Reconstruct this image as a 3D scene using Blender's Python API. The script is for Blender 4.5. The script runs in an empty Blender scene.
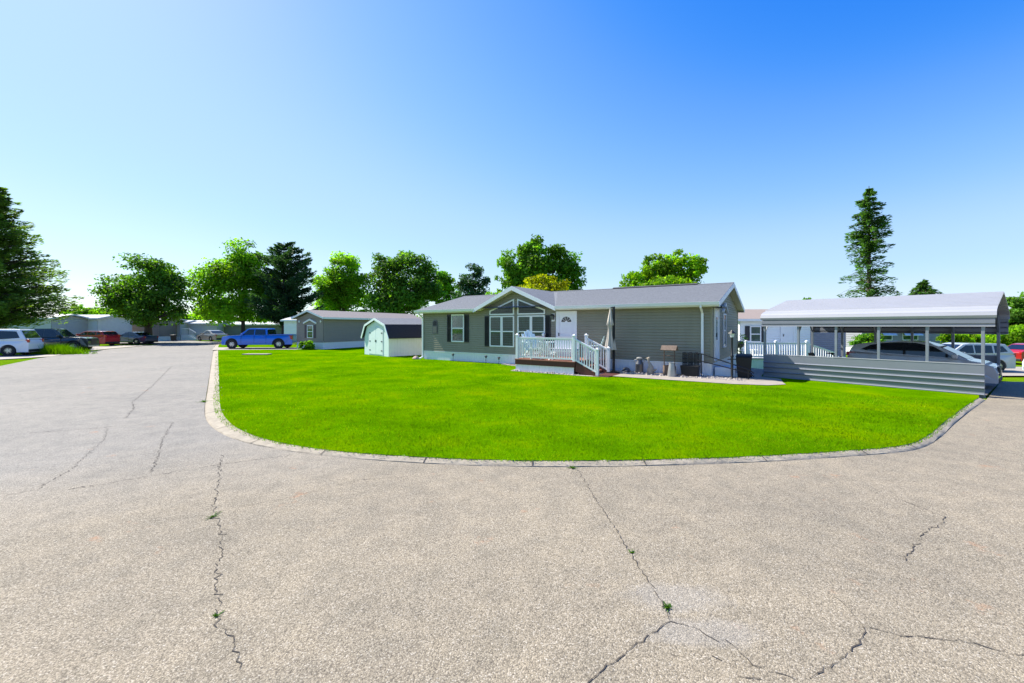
import bpy, bmesh, math, random
import numpy as np
from mathutils import Vector, Matrix

R = math.radians
rnd = random.Random(11)
sc = bpy.context.scene
COL = sc.collection

# ---------------------------------------------------------------- survey helpers
F, HZ, CH = 425.0, 326.0, 2.0          # focal length (px), horizon row, camera height (m)
def G(px, py, z=0.0):                  # point of the ground seen at a pixel of the photograph
    Y = F * (CH - z) / (py - HZ)
    return ((px - 512) / F * Y, Y)
def A(px, Y):
    return ((px - 512) / F * Y, Y)
def Zh(py, Y):
    return CH - (py - HZ) / F * Y
def ss(a, b, v):
    t = min(1, max(0, (v - a) / (b - a)))
    return t * t * (3 - 2 * t)
def gz(x, y):                          # the ground falls away behind the carport
    return -0.65 * ss(17, 23.5, y) * ss(10.5, 14, x)

# ---------------------------------------------------------------- materials
MATS = {}
def nodes_of(name):
    m = bpy.data.materials.new(name); m.use_nodes = True
    nt = m.node_tree
    return m, nt, nt.nodes['Principled BSDF'], nt.nodes['Material Output']
def N(nt, kind, **kw):
    n = nt.nodes.new(kind)
    for k, v in kw.items():
        if k in n.inputs.keys(): n.inputs[k].default_value = v
        else: setattr(n, k, v)
    return n
def rgba(c): return (c[0], c[1], c[2], 1)
def mat(name, col, rough=.6, metal=0., var=.12, scale=2.5, bump=0., bscale=40., coat=0., spec=.5, stretch=(1, 1, 1)):
    if name in MATS: return MATS[name]
    m, nt, b, out = nodes_of(name)
    tc = N(nt, 'ShaderNodeTexCoord')
    mp = N(nt, 'ShaderNodeMapping'); mp.inputs['Scale'].default_value = stretch
    nt.links.new(tc.outputs['Object'], mp.inputs['Vector'])
    nz = N(nt, 'ShaderNodeTexNoise', Scale=scale, Detail=6.0, Roughness=.65)
    nt.links.new(mp.outputs['Vector'], nz.inputs['Vector'])
    mr = N(nt, 'ShaderNodeMapRange')
    mr.inputs['From Min'].default_value = .25; mr.inputs['From Max'].default_value = .75
    mr.inputs['To Min'].default_value = 1 - var; mr.inputs['To Max'].default_value = 1 + var
    nt.links.new(nz.outputs['Fac'], mr.inputs['Value'])
    vm = N(nt, 'ShaderNodeVectorMath', operation='SCALE')
    vm.inputs[0].default_value = col
    nt.links.new(mr.outputs['Result'], vm.inputs['Scale'])
    nt.links.new(vm.outputs['Vector'], b.inputs['Base Color'])
    b.inputs['Roughness'].default_value = rough
    b.inputs['Metallic'].default_value = metal
    b.inputs['Specular IOR Level'].default_value = spec
    if coat:
        b.inputs['Coat Weight'].default_value = coat; b.inputs['Coat Roughness'].default_value = .04
    if bump:
        n2 = N(nt, 'ShaderNodeTexNoise', Scale=bscale, Detail=4.0)
        nt.links.new(mp.outputs['Vector'], n2.inputs['Vector'])
        bp = N(nt, 'ShaderNodeBump', Strength=bump, Distance=.02)
        nt.links.new(n2.outputs['Fac'], bp.inputs['Height'])
        nt.links.new(bp.outputs['Normal'], b.inputs['Normal'])
    MATS[name] = m
    return m

def foliage(name, c, trans=.35, rough=.55, spec=.12):
    m, nt, b, out = nodes_of(name)
    at_ = N(nt, 'ShaderNodeAttribute', attribute_name='tint')
    vm = N(nt, 'ShaderNodeVectorMath', operation='MULTIPLY'); vm.inputs[1].default_value = c
    nt.links.new(at_.outputs['Color'], vm.inputs[0])
    nt.links.new(vm.outputs['Vector'], b.inputs['Base Color'])
    b.inputs['Roughness'].default_value = rough
    b.inputs['Specular IOR Level'].default_value = spec
    tl = N(nt, 'ShaderNodeBsdfTranslucent')
    v2 = N(nt, 'ShaderNodeVectorMath', operation='MULTIPLY'); v2.inputs[1].default_value = (1.25, 1.35, .3)
    nt.links.new(vm.outputs['Vector'], v2.inputs[0])
    nt.links.new(v2.outputs['Vector'], tl.inputs['Color'])
    mx = N(nt, 'ShaderNodeMixShader'); mx.inputs[0].default_value = trans
    nt.links.new(b.outputs[0], mx.inputs[1]); nt.links.new(tl.outputs[0], mx.inputs[2])
    nt.links.new(mx.outputs[0], out.inputs['Surface'])
    return m

def ramp(nt, src, stops):
    r = N(nt, 'ShaderNodeValToRGB')
    el = r.color_ramp.elements
    while len(el) < len(stops): el.new(.5)
    for e, (p, c) in zip(el, stops): e.position = p; e.color = rgba(c)
    nt.links.new(src, r.inputs[0]); return r
def mixc(nt, fac, a, b_, mode='MIX'):
    n = N(nt, 'ShaderNodeMix', data_type='RGBA', blend_type=mode)
    for sock, v in ((n.inputs[0], fac), (n.inputs[6], a), (n.inputs[7], b_)):
        if hasattr(v, 'is_linked') or hasattr(v, 'links'): nt.links.new(v, sock)
        elif isinstance(v, (int, float)): sock.default_value = v
        else: sock.default_value = rgba(v)
    return n.outputs[2]
def mathn(nt, op, a, b_=None, clamp=False):
    n = N(nt, 'ShaderNodeMath', operation=op); n.use_clamp = clamp
    for i, v in enumerate((a, b_)):
        if v is None: continue
        if isinstance(v, (int, float)): n.inputs[i].default_value = v
        else: nt.links.new(v, n.inputs[i])
    return n.outputs[0]

def asphalt_material():
    m, nt, b, out = nodes_of('weathered_asphalt')
    tc = N(nt, 'ShaderNodeTexCoord'); P = tc.outputs['Object']
    def noise(s, d=4., r=.6):
        n = N(nt, 'ShaderNodeTexNoise', Scale=s, Detail=d, Roughness=r); nt.links.new(P, n.inputs['Vector']); return n.outputs['Fac']
    v = N(nt, 'ShaderNodeTexVoronoi', Scale=120.0); nt.links.new(P, v.inputs['Vector'])
    sepc = N(nt, 'ShaderNodeSeparateColor'); nt.links.new(v.outputs['Color'], sepc.inputs[0])
    tan = ramp(nt, sepc.outputs[0], [(0, (.140, .116, .086)), (.22, (.225, .190, .138)), (.5, (.285, .240, .174)), (.78, (.335, .283, .208)), (.93, (.40, .345, .265)), (1, (.47, .42, .345))])
    grey = ramp(nt, sepc.outputs[0], [(0, (.155, .141, .122)), (.3, (.232, .213, .186)), (.6, (.266, .245, .214)), (.9, (.31, .288, .254)), (1, (.38, .355, .32))])
    sep = N(nt, 'ShaderNodeSeparateXYZ'); nt.links.new(P, sep.inputs[0])
    s1 = mathn(nt, 'MULTIPLY', mathn(nt, 'ADD', sep.outputs[0], 3.4), -.562)
    s2 = mathn(nt, 'MULTIPLY', mathn(nt, 'SUBTRACT', sep.outputs[1], 6.6), .827)
    side = mathn(nt, 'ADD', mathn(nt, 'ADD', s1, s2), mathn(nt, 'MULTIPLY', mathn(nt, 'SUBTRACT', noise(.6), .5), 2.2))
    side = mathn(nt, 'MULTIPLY', mathn(nt, 'ADD', side, 1.6), .30, clamp=True)
    col = mixc(nt, side, tan.outputs[0], grey.outputs[0])
    # bitumen between the stones
    gap = N(nt, 'ShaderNodeMapRange'); gap.inputs['From Min'].default_value = .35; gap.inputs['From Max'].default_value = .75
    gap.inputs['To Min'].default_value = 1; gap.inputs['To Max'].default_value = .66
    nt.links.new(v.outputs['Distance'], gap.inputs['Value'])
    col = mixc(nt, 1.0, col, gap.outputs[0], 'MULTIPLY')
    big = ramp(nt, noise(.35, 6.), [(.3, (.87, .875, .88)), (.5, (1.03, 1.025, 1.01)), (.7, (1.14, 1.125, 1.09))])
    col = mixc(nt, 1.0, col, big.outputs[0], 'MULTIPLY')
    mid = ramp(nt, noise(3.1, 6.), [(.3, (.82, .83, .84)), (.5, (.97, .97, .97)), (.7, (1.09, 1.08, 1.06))])
    col = mixc(nt, 1.0, col, mid.outputs[0], 'MULTIPLY')
    # rust coloured stains and a pale chalky patch, with their own outlines
    rn = mathn(nt, 'MULTIPLY', mathn(nt, 'SUBTRACT', noise(1.7, 5., .7), .635), 9., clamp=True)
    col = mixc(nt, mathn(nt, 'MULTIPLY', rn, .6), col, (.36, .17, .08))
    for cx, cy, rx, ry in ((1.19, 3.13, .42, .20), (1.28, 2.78, .45, .16)):
        dx = mathn(nt, 'DIVIDE', mathn(nt, 'SUBTRACT', sep.outputs[0], cx), rx)
        dy = mathn(nt, 'DIVIDE', mathn(nt, 'SUBTRACT', sep.outputs[1], cy), ry)
        d = mathn(nt, 'SQRT', mathn(nt, 'ADD', mathn(nt, 'MULTIPLY', dx, dx), mathn(nt, 'MULTIPLY', dy, dy)))
        d = mathn(nt, 'ADD', d, mathn(nt, 'MULTIPLY', mathn(nt, 'SUBTRACT', noise(6., 4.), .5), 1.1))
        inside = mathn(nt, 'MULTIPLY', mathn(nt, 'SUBTRACT', 1.0, d), 2.5, clamp=True)
        col = mixc(nt, mathn(nt, 'MULTIPLY', inside, .16), col, (.34, .34, .345))
    nt.links.new(col, b.inputs['Base Color'])
    b.inputs['Roughness'].default_value = .9
    b.inputs['Specular IOR Level'].default_value = .35
    bp = N(nt, 'ShaderNodeBump', Strength=.55, Distance=.006)
    nt.links.new(mathn(nt, 'SUBTRACT', 1.0, v.outputs['Distance']), bp.inputs['Height'])
    nt.links.new(bp.outputs['Normal'], b.inputs['Normal'])
    return m

def lawn_material(name, dark, mid, pale):
    m, nt, b, out = nodes_of(name)
    tc = N(nt, 'ShaderNodeTexCoord'); P = tc.outputs['Object']
    def noise(s, d=5., r=.65):
        n = N(nt, 'ShaderNodeTexNoise', Scale=s, Detail=d, Roughness=r); nt.links.new(P, n.inputs['Vector']); return n.outputs['Fac']
    c = ramp(nt, noise(.55), [(.3, dark), (.5, mid), (.72, pale)])
    f = ramp(nt, noise(38., 3.), [(.25, (.55, .6, .5)), (.5, (1, 1, 1)), (.8, (1.35, 1.3, 1.2))])
    col = mixc(nt, 1., c.outputs[0], f.outputs[0], 'MULTIPLY')
    nt.links.new(col, b.inputs['Base Color'])
    b.inputs['Roughness'].default_value = 1.; b.inputs['Specular IOR Level'].default_value = 0.
    bp = N(nt, 'ShaderNodeBump', Strength=.8, Distance=.03)
    nt.links.new(noise(55., 3.), bp.inputs['Height']); nt.links.new(bp.outputs['Normal'], b.inputs['Normal'])
    return m

# ---------------------------------------------------------------- mesh builder
class MB:
    def __init__(s): s.v = []; s.f = []; s.mi = []; s.k = 0
    def add(s, vs, fs):
        o = len(s.v); s.v += [tuple(p) for p in vs]
        for f in fs: s.f.append([o + i for i in f]); s.mi.append(s.k)
        return s
    def poly(s, pts): return s.add(pts, [list(range(len(pts)))])
    def box(s, x0, x1, y0, y1, z0, z1):
        return s.add([(x0, y0, z0), (x1, y0, z0), (x1, y1, z0), (x0, y1, z0), (x0, y0, z1), (x1, y0, z1), (x1, y1, z1), (x0, y1, z1)],
                     [(0, 3, 2, 1), (4, 5, 6, 7), (0, 1, 5, 4), (1, 2, 6, 5), (2, 3, 7, 6), (3, 0, 4, 7)])
    def hexa(s, b, t):                  # bottom 4, top 4
        return s.add(list(b) + list(t), [(0, 3, 2, 1), (4, 5, 6, 7), (0, 1, 5, 4), (1, 2, 6, 5), (2, 3, 7, 6), (3, 0, 4, 7)])
    def bar(s, p, q, w, h=None, up=(0, 0, 1)):
        h = h or w; p = Vector(p); q = Vector(q); d = (q - p).normalized(); u = Vector(up)
        if abs(d.dot(u)) > .98: u = Vector((0, 1, 0))
        sx = d.cross(u).normalized(); u = sx.cross(d)
        b = [p + sx * (a * w / 2) + u * (c * h / 2) for a, c in ((-1, -1), (1, -1), (1, 1), (-1, 1))]
        return s.hexa(b, [x + (q - p) for x in b])
    def prism(s, pts, d):               # planar polygon pushed along d
        n = len(pts); d = Vector(d); a = [Vector(p) for p in pts]
        return s.add(a + [p + d for p in a], [list(range(n))[::-1], [n + i for i in range(n)]] + [(i, (i + 1) % n, n + (i + 1) % n, n + i) for i in range(n)])
    def tube(s, pts, r, n=8):
        pts = [Vector(p) for p in pts]; rs = r if isinstance(r, (list, tuple)) else [r] * len(pts)
        o = len(s.v); prev = None
        for i, p in enumerate(pts):
            d = (pts[min(i + 1, len(pts) - 1)] - pts[max(i - 1, 0)]).normalized()
            a = Vector((1, 0, 0)) if abs(d.x) < .8 else Vector((0, 1, 0))
            if prev is not None: a = prev
            e = (a - d * a.dot(d)).normalized(); prev = e; g = d.cross(e)
            for k in range(n):
                t = 2 * math.pi * k / n
                s.v.append(tuple(p + (e * math.cos(t) + g * math.sin(t)) * rs[i]))
        for i in range(len(pts) - 1):
            for k in range(n):
                s.f.append([o + i * n + k, o + i * n + (k + 1) % n, o + (i + 1) * n + (k + 1) % n, o + (i + 1) * n + k]); s.mi.append(s.k)
        s.f.append([o + k for k in range(n)][::-1]); s.mi.append(s.k)
        s.f.append([o + (len(pts) - 1) * n + k for k in range(n)]); s.mi.append(s.k)
        return s
    def lathe(s, prof, c=(0, 0, 0), n=20, axis='z', wob=None):
        o = len(s.v)
        for r, z in prof:
            for k in range(n):
                t = 2 * math.pi * k / n; rr = r * (wob(t, z) if wob else 1)
                a, b_ = rr * math.cos(t), rr * math.sin(t)
                p = (a, b_, z) if axis == 'z' else ((a, z, b_) if axis == 'y' else (z, a, b_))
                s.v.append((p[0] + c[0], p[1] + c[1], p[2] + c[2]))
        m = len(prof)
        for i in range(m - 1):
            for k in range(n):
                s.f.append([o + i * n + k, o + i * n + (k + 1) % n, o + (i + 1) * n + (k + 1) % n, o + (i + 1) * n + k]); s.mi.append(s.k)
        s.f.append([o + k for k in range(n)][::-1]); s.mi.append(s.k)
        s.f.append([o + (m - 1) * n + k for k in range(n)]); s.mi.append(s.k)
        return s
    def build(s, name, m, parent=None, smooth=False, bevel=0., solid=0.):
        me = bpy.data.meshes.new(name); me.from_pydata(s.v, [], s.f)
        ms = m if isinstance(m, (list, tuple)) else [m]
        for x in ms: me.materials.append(x)
        if len(ms) > 1: me.polygons.foreach_set('material_index', s.mi)
        bm = bmesh.new(); bm.from_mesh(me); bmesh.ops.recalc_face_normals(bm, faces=bm.faces); bm.to_mesh(me); bm.free()
        if smooth: me.polygons.foreach_set('use_smooth', [True] * len(me.polygons))
        o = bpy.data.objects.new(name, me); COL.objects.link(o)
        if parent is not None: o.parent = parent
        if solid:
            md = o.modifiers.new('thickness', 'SOLIDIFY'); md.thickness = solid; md.offset = 0
        if bevel:
            md = o.modifiers.new('edge', 'BEVEL'); md.width = bevel; md.segments = 2; md.limit_method = 'ANGLE'; md.angle_limit = R(40)
        if smooth:
            try:
                me.set_sharp_from_angle(angle=R(42))
            except Exception: pass
        return o

def tag(o, label=None, cat=None, group=None, kind=None):
    if label: o['label'] = label
    if cat: o['category'] = cat
    if group: o['group'] = group
    if kind: o['kind'] = kind
    return o
def thing(name, label, cat, loc=(0, 0, 0), rz=0., group=None):
    o = bpy.data.objects.new(name, None); COL.objects.link(o); o.empty_display_size = .3
    o.location = loc; o.rotation_euler = (0, 0, rz)
    return tag(o, label, cat, group)
def copy_tree(o, parent=None):
    c = o.copy(); COL.objects.link(c)
    if parent is not None: c.parent = parent
    for ch in list(o.children): copy_tree(ch, c)
    return c
def same(o, parent, loc=(0, 0, 0)):     # another part sharing a part's mesh
    c = o.copy(); COL.objects.link(c); c.parent = parent; c.location = loc; return c

# ---------------------------------------------------------------- palette
M = dict(
    siding=mat('sage_siding', (.238, .220, .158), .55, var=.09, scale=1.5, stretch=(2, 2, .3)),
    white=mat('white_vinyl', (.78, .79, .80), .45, var=.04, scale=3),
    skirt=mat('white_skirting', (.74, .76, .78), .55, var=.06, scale=4, stretch=(3, 3, .6)),
    cream=mat('cream_soffit', (.62, .56, .44), .6, var=.04),
    shingle=mat('grey_shingle', (.150, .158, .172), .95, var=.22, scale=9, bump=.5, bscale=60),
    shingle_b=mat('brown_grey_shingle', (.22, .19, .18), .9, var=.14, scale=12, bump=.4),
    shutter=mat('navy_shutter', (.008, .011, .020), .5),
    black=mat('black_metal', (.008, .008, .009), .5),
    blackp=mat('black_plastic', (.007, .007, .008), .65, bump=.1),
    deck=mat('redwood_deck', (.30, .115, .07), .65, var=.2, scale=5, stretch=(1, 8, 1)),
    deckd=mat('dark_red_fascia', (.085, .022, .014), .6, var=.2, scale=6),
    concrete=mat('pale_concrete', (.31, .27, .22), .85, var=.14, scale=3, bump=.3, bscale=50),
    kerb=mat('kerb_concrete', (.31, .265, .20), .9, var=.3, scale=5, bump=.5, bscale=45),
    galv=mat('galvanised_steel', (.40, .425, .46), .38, metal=.35, var=.06, scale=2),
    galvd=mat('grey_steel_tube', (.22, .245, .28), .45, metal=.3),
    panel=mat('grey_steel_panel', (.205, .22, .255), .40, metal=.2, var=.07, scale=2),
    roofm=mat('silver_white_roof', (.37, .37, .395), .42, metal=.1, var=.05, scale=1),
    pewter=mat('pewter', (.12, .125, .135), .42, metal=.6, var=.25, scale=6),
    zinc=mat('zinc', (.36, .36, .35), .5, metal=.5, var=.15, scale=6),
    stone=mat('statue_stone', (.34, .29, .23), .9, var=.25, scale=9, bump=.5),
    wood=mat('weathered_wood', (.14, .098, .075), .85, var=.35, scale=7, stretch=(1, 1, .3)),
    fabric=mat('taupe_fabric', (.50, .44, .37), .9, var=.12, scale=7),
    mint=mat('pale_mint', (.66, .78, .75), .5, var=.04),
    resin=mat('white_resin', (.78, .80, .80), .4, var=.03),
    lilac=mat('lilac_cushion', (.42, .40, .50), .9),
    tan=mat('tan_siding', (.235, .195, .165), .6, var=.05),
    tanl=mat('pale_tan_siding', (.27, .225, .19), .6, var=.05),
    greyh=mat('grey_blue_siding', (.50, .52, .54), .6, var=.05),
    greyl=mat('light_grey_siding', (.78, .80, .80), .6, var=.05),
    greyd=mat('slate_siding', (.19, .205, .23), .6, var=.05),
    slate=mat('violet_grey_siding', (.26, .26, .30), .6, var=.05),
    rooflt=mat('pale_metal_roof', (.42, .42, .42), .55, var=.08),
    barnroof=mat('charcoal_barn_shingle', (.032, .028, .03), .9, var=.3, scale=16, bump=.5),
    bark=mat('bark', (.075, .055, .042), .95, var=.35, scale=4, bump=.8, bscale=18, stretch=(1, 1, .25)),
    barkg=mat('grey_dead_wood', (.16, .14, .125), .95, var=.3, scale=5),
    rubber=mat('tyre_rubber', (.014, .014, .015), .75),
    rim=mat('alloy_rim', (.55, .56, .58), .3, metal=.8, var=.03),
    redlamp=mat('red_lamp', (.42, .012, .012), .2, coat=.6),
    clearlamp=mat('clear_lamp', (.62, .65, .68), .12, coat=.8),
    chrome=mat('chrome_trim', (.62, .63, .65), .15, metal=.9),
    stained=mat('pink_rock', (.52, .36, .32), .9, var=.2, scale=8),
    gravel=mat('pea_gravel', (.36, .31, .27), .95, var=.5, scale=28, bump=1.0, bscale=45),
    mulch=mat('brown_gravel', (.22, .185, .16), .95, var=.5, scale=24, bump=1.0, bscale=40),
    crack=mat('crack_grit', (.06, .05, .042), 1, var=.4, scale=30),
    pebble=mat('pebble_stone', (.40, .35, .31), .9, var=.35, scale=1.5),
)
def glass(name, col, rough=.06):
    m = mat(name, col, rough, var=.25, scale=1.2, spec=.8); return m
M['glass'] = glass('dark_window_glass', (.022, .028, .03))
M['carglass'] = glass('tinted_car_glass', (.010, .013, .018), .04)
def window_glass():
    # real panes: curtains stand behind them
    m, nt, b, out = nodes_of('clear_window_glass')
    gl = N(nt, 'ShaderNodeBsdfGlossy', Roughness=.03); tr = N(nt, 'ShaderNodeBsdfTransparent')
    tr.inputs[0].default_value = (.60, .70, .68, 1)
    fr = N(nt, 'ShaderNodeFresnel', IOR=1.5); mx = N(nt, 'ShaderNodeMixShader')
    nt.links.new(mathn(nt, 'MULTIPLY', fr.outputs[0], .7), mx.inputs[0]); nt.links.new(tr.outputs[0], mx.inputs[1]); nt.links.new(gl.outputs[0], mx.inputs[2])
    nt.links.new(mx.outputs[0], out.inputs['Surface']); return m
M['pane'] = window_glass()
M['curtain'] = mat('sheer_curtain', (.34, .41, .39), .9, var=.35, scale=5, stretch=(9, 1, .3))
M['room'] = mat('dim_room', (.05, .055, .05), .9)
def paint(name, col, rough=.28, metal=.0): return mat(name, col, rough, metal=metal, var=.02, coat=.9)

# ---------------------------------------------------------------- ground sheets
def in_poly(x, y, P):
    c = False; j = len(P) - 1
    for i in range(len(P)):
        if (P[i][1] > y) != (P[j][1] > y) and x < (P[j][0] - P[i][0]) * (y - P[i][1]) / (P[j][1] - P[i][1]) + P[i][0]: c = not c
        j = i
    return c
def sheet(name, poly, zoff, m, cell=1.5, lim=None, thick=0, hf=gz):
    bm = bmesh.new()
    f = bm.faces.new([bm.verts.new((x, y, 0)) for x, y in poly]); f.normal_update(); bmesh.ops.triangulate(bm, faces=[f])
    xs = [p[0] for p in poly]; ys = [p[1] for p in poly]
    if cell:
        x0, x1, y0, y1 = lim or (min(xs), max(xs), min(ys), max(ys))
        v = x0
        while v < x1:
            bmesh.ops.bisect_plane(bm, geom=bm.verts[:] + bm.edges[:] + bm.faces[:], plane_co=(v, 0, 0), plane_no=(1, 0, 0)); v += cell
        v = y0
        while v < y1:
            bmesh.ops.bisect_plane(bm, geom=bm.verts[:] + bm.edges[:] + bm.faces[:], plane_co=(0, v, 0), plane_no=(0, 1, 0)); v += cell
    for v in bm.verts: v.co.z = zoff + hf(v.co.x, v.co.y)
    for f in bm.faces:
        f.normal_update()
        if f.normal.z < 0: f.normal_flip()
    me = bpy.data.meshes.new(name); bm.to_mesh(me); bm.free(); me.materials.append(m)
    o = bpy.data.objects.new(name, me); COL.objects.link(o); return o
def spline(pts, k=6):
    out = []
    for i in range(len(pts) - 1):
        p0 = pts[max(i - 1, 0)]; p1 = pts[i]; p2 = pts[i + 1]; p3 = pts[min(i + 2, len(pts) - 1)]
        for j in range(k):
            t = j / k
            out.append(tuple(.5 * ((2 * b) + (-a + c) * t + (2 * a - 5 * b + 4 * c - d) * t * t + (-a + 3 * b - 3 * c + d) * t ** 3) for a, b, c, d in zip(p0, p1, p2, p3)))
    out.append(tuple(pts[-1])); return out

asph = asphalt_material()
lawn_m = lawn_material('mown_lawn', (.048, .140, .0), (.088, .208, .0), (.16, .25, .0))
field_m = lawn_material('rough_grass', (.065, .15, .004), (.11, .21, .005), (.16, .24, .01))
blade_m = foliage('grass_blade', (.120, .252, .004), trans=.45, rough=1., spec=0.)

# terrain to the horizon
xs = [-600, -300, -150, -90] + list(np.arange(-70, 71, 2.0)) + [90, 150, 300, 600]
ys = [-40, -20, 0] + list(np.arange(10, 61, 2.0)) + [80, 120, 200, 350, 700]
tb = MB()
tb.v = [(x, y, gz(x, y) - .035) for y in ys for x in xs]
nx = len(xs)
for j in range(len(ys) - 1):
    for i in range(nx - 1):
        tb.f.append([j * nx + i, j * nx + i + 1, (j + 1) * nx + i + 1, (j + 1) * nx + i]); tb.mi.append(0)
tag(tb.build('ground', field_m), kind='structure')

kerb_px = [(214.5, 346.5), (213.5, 350), (211.5, 361), (209, 378), (206, 396), (204.5, 410), (207, 421), (218, 431.5), (240, 441), (275, 449), (330, 456.5), (400, 462),
           (470, 465.5), (545, 467), (620, 466.5), (700, 464.5), (780, 461), (850, 456.5), (898, 452.5), (922, 448), (940, 438), (955, 424), (972, 410), (986, 400)]
kerb_path = [(-31.5, 45.2)] + [G(*p) for p in kerb_px]
kerb_path = spline(kerb_path, 6)
def offs(path, d):
    out = []
    for i in range(len(path)):
        a = path[max(i - 1, 0)]; b = path[min(i + 1, len(path) - 1)]
        tx, ty = b[0] - a[0], b[1] - a[1]; l = math.hypot(tx, ty)
        out.append((path[i][0] - ty / l * d, path[i][1] + tx / l * d))
    return out
# street and lane
left_edge = [G(0, 366), G(40, 358), G(80, 352.5), G(110, 349), G(150, 345.5), (-40, 49), (-48, 53.5)]
street_poly = [(-90, -30), (90, -30), (90, 14.5), (40, 14.7), (22, 15.0), (17.6, 15.3)] + kerb_path[::-1] + [(-37, 54.5), (-60, 66), (-66, 62)] + left_edge[::-1] + [(-29, 17.5), (-90, 19)]
tag(sheet('street', street_poly, 0, asph, cell=3, lim=(-30, 30, -6, 40)), kind='structure')
# kerb
def kerb_w(x): return .62 + .5 * ss(-2, -6.5, -0 + x) if False else (.42 + .62 * (1 - ss(-6.8, -2.5, x)))
kb = MB(); prof = [(-.0, -.03), (.04, .008), (.14, .022), (.33, .052), (.36, .052), (.36, -.05)]
rows = []
kr = random.Random(5)
for i, (x, y) in enumerate(kerb_path):
    wk = kerb_w(x); rows.append([(*offs(kerb_path, d * wk + (kr.uniform(-.012, .012) if h < .06 else 0))[i], h + kr.uniform(-.004, .004)) for d, h in prof])
n = len(prof)
for r in rows: kb.v += r
for i in range(len(rows) - 1):
    for k in range(n - 1):
        a = i * n + k; kb.f.append([a, a + 1, a + n + 1, a + n]); kb.mi.append(0)
tag(kb.build('kerb', M['kerb'], smooth=True), kind='structure')
# lawn block
inner = [offs(kerb_path, .30 * kerb_w(p[0]))[i] for i, p in enumerate(kerb_path)]
CPO = Vector((9.78, 16.44)); CPX = Vector((.6156, -.788)); CPY = Vector((.788, .6156))      # carport frame
def cp(x, y): v = CPO + CPX * x + CPY * y; return (v.x, v.y)
lawn_poly = inner + [cp(5.6, -.10), cp(-.1, -.10), cp(-.1, 5.2), (14.5, 26), (14, 58), (-36, 58)]
tag(sheet('lawn', lawn_poly, .055, lawn_m, cell=1.5, lim=(-30, 16, 5, 45)), kind='structure')
tag(sheet('carport_floor', [cp(-.08, -.06), cp(5.72, -.06), cp(5.72, 5.5), cp(-.08, 5.5)], .03, M['mulch'], cell=0, hf=lambda x, y: 0), kind='structure')
# drives and far street
def gp(*px): return [G(*p) for p in px]
tag(sheet('left_driveway', gp((-40, 362), (52, 356.5), (74, 352.8), (58, 353.2), (-40, 357)), .012, M['concrete'], cell=0), kind='structure')
tag(sheet('red_suv_driveway', gp((92, 350.3), (132, 346.8), (150, 345.2), (112, 345.6), (70, 347.5)), .010, M['concrete'], cell=0), kind='structure')
tag(sheet('truck_driveway', gp((212.3, 351), (232, 350.6), (296, 350.3), (318, 348.8), (296, 348.2), (214, 348.2)), .075, M['concrete'], cell=0), kind='structure')
tag(sheet('far_street', [(-80, 49.6), (-30.2, 46.2), (-16, 45.6), (-16, 49.5), (-34, 51), (-80, 57)], .062, asph, cell=0), kind='structure')
tag(sheet('next_driveway', [(18.6, 17.0), (34, 17.0), (34, 20.6), (20.5, 20.6)], .012, M['concrete'], cell=2), kind='structure')
tag(sheet('neighbour_driveway', [(20.5, 23.2), (40, 23.2), (40, 27.5), (20.5, 27.5)], .012, M['concrete'], cell=2), kind='structure')

# ---------------------------------------------------------------- grass blades
def lawn_density(seed):
    g = np.random.default_rng(seed); P = []
    edge = [offs(kerb_path, .20 * kerb_w(p[0]) - .03)[i] for i, p in enumerate(kerb_path)] + lawn_poly[len(inner):]
    bands = ((5.2, 7.5, -6, 10, 1500, .85), (7.5, 10, -11, 11, 850, 1.0), (10, 14, -16, 13, 380, 1.25), (14, 20, -20, 11, 130, 1.7), (20, 30, -26, -1, 45, 2.4))
    hx, hy = math.cos(-.597), math.sin(-.597)
    for y0, y1, x0, x1, dens, s in bands:
        n_ = int((y1 - y0) * (x1 - x0) * dens)
        x = g.uniform(x0, x1, n_); y = g.uniform(y0, y1, n_)
        keep = np.abs(x / y) < 1.3
        x = x[keep]; y = y[keep]
        inside = np.zeros(len(x), bool); j = len(edge) - 1
        for i in range(len(edge)):
            xi, yi = edge[i]; xj, yj = edge[j]
            if yi != yj:
                inside ^= ((yi > y) != (yj > y)) & (x < (xj - xi) * (y - yi) / (yj - yi) + xi)
            j = i
        lx = (x + 5.25) * hx + (y - 25.2) * hy; ly = -(x + 5.25) * hy + (y - 25.2) * hx
        bad = (lx > -.1) & (lx < 15.8) & (ly > -.06)
        bad |= (lx > 8.1) & (lx < 12.4) & (ly > -2.72) | (lx > 12.3) & (ly > -2.24) | (lx > 5.5) & (lx < 8.3) & (ly > -.9 + .12 * np.sin(lx * 5))
        inside &= ~bad
        P.append(np.stack([x[inside], y[inside], np.full(inside.sum(), s)], 1))
    return np.concatenate(P)
gp_ = lawn_density(3); g = np.random.default_rng(4); n = len(gp_)
sz = gp_[:, 2]; ang = g.uniform(0, 2 * np.pi, n); lean = g.uniform(0, 2 * np.pi, n)
patch = .5 + .5 * np.sin(gp_[:, 0] * 1.3 + np.sin(gp_[:, 1] * .9) * 2) * np.sin(gp_[:, 1] * 1.7 + gp_[:, 0] * .6)
hgt = g.uniform(.016, .050, n) * (.8 + .4 * patch) * np.where(sz < 1.1, 1.0, .85 + .15 * sz); wid = g.uniform(.007, .014, n) * sz
zb = np.full(n, .05); bx, by = gp_[:, 0], gp_[:, 1]
ln = hgt * g.uniform(.2, 1.0, n)
va = np.stack([bx - np.cos(ang) * wid / 2, by - np.sin(ang) * wid / 2, zb], 1)
vb = np.stack([bx + np.cos(ang) * wid / 2, by + np.sin(ang) * wid / 2, zb], 1)
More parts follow.
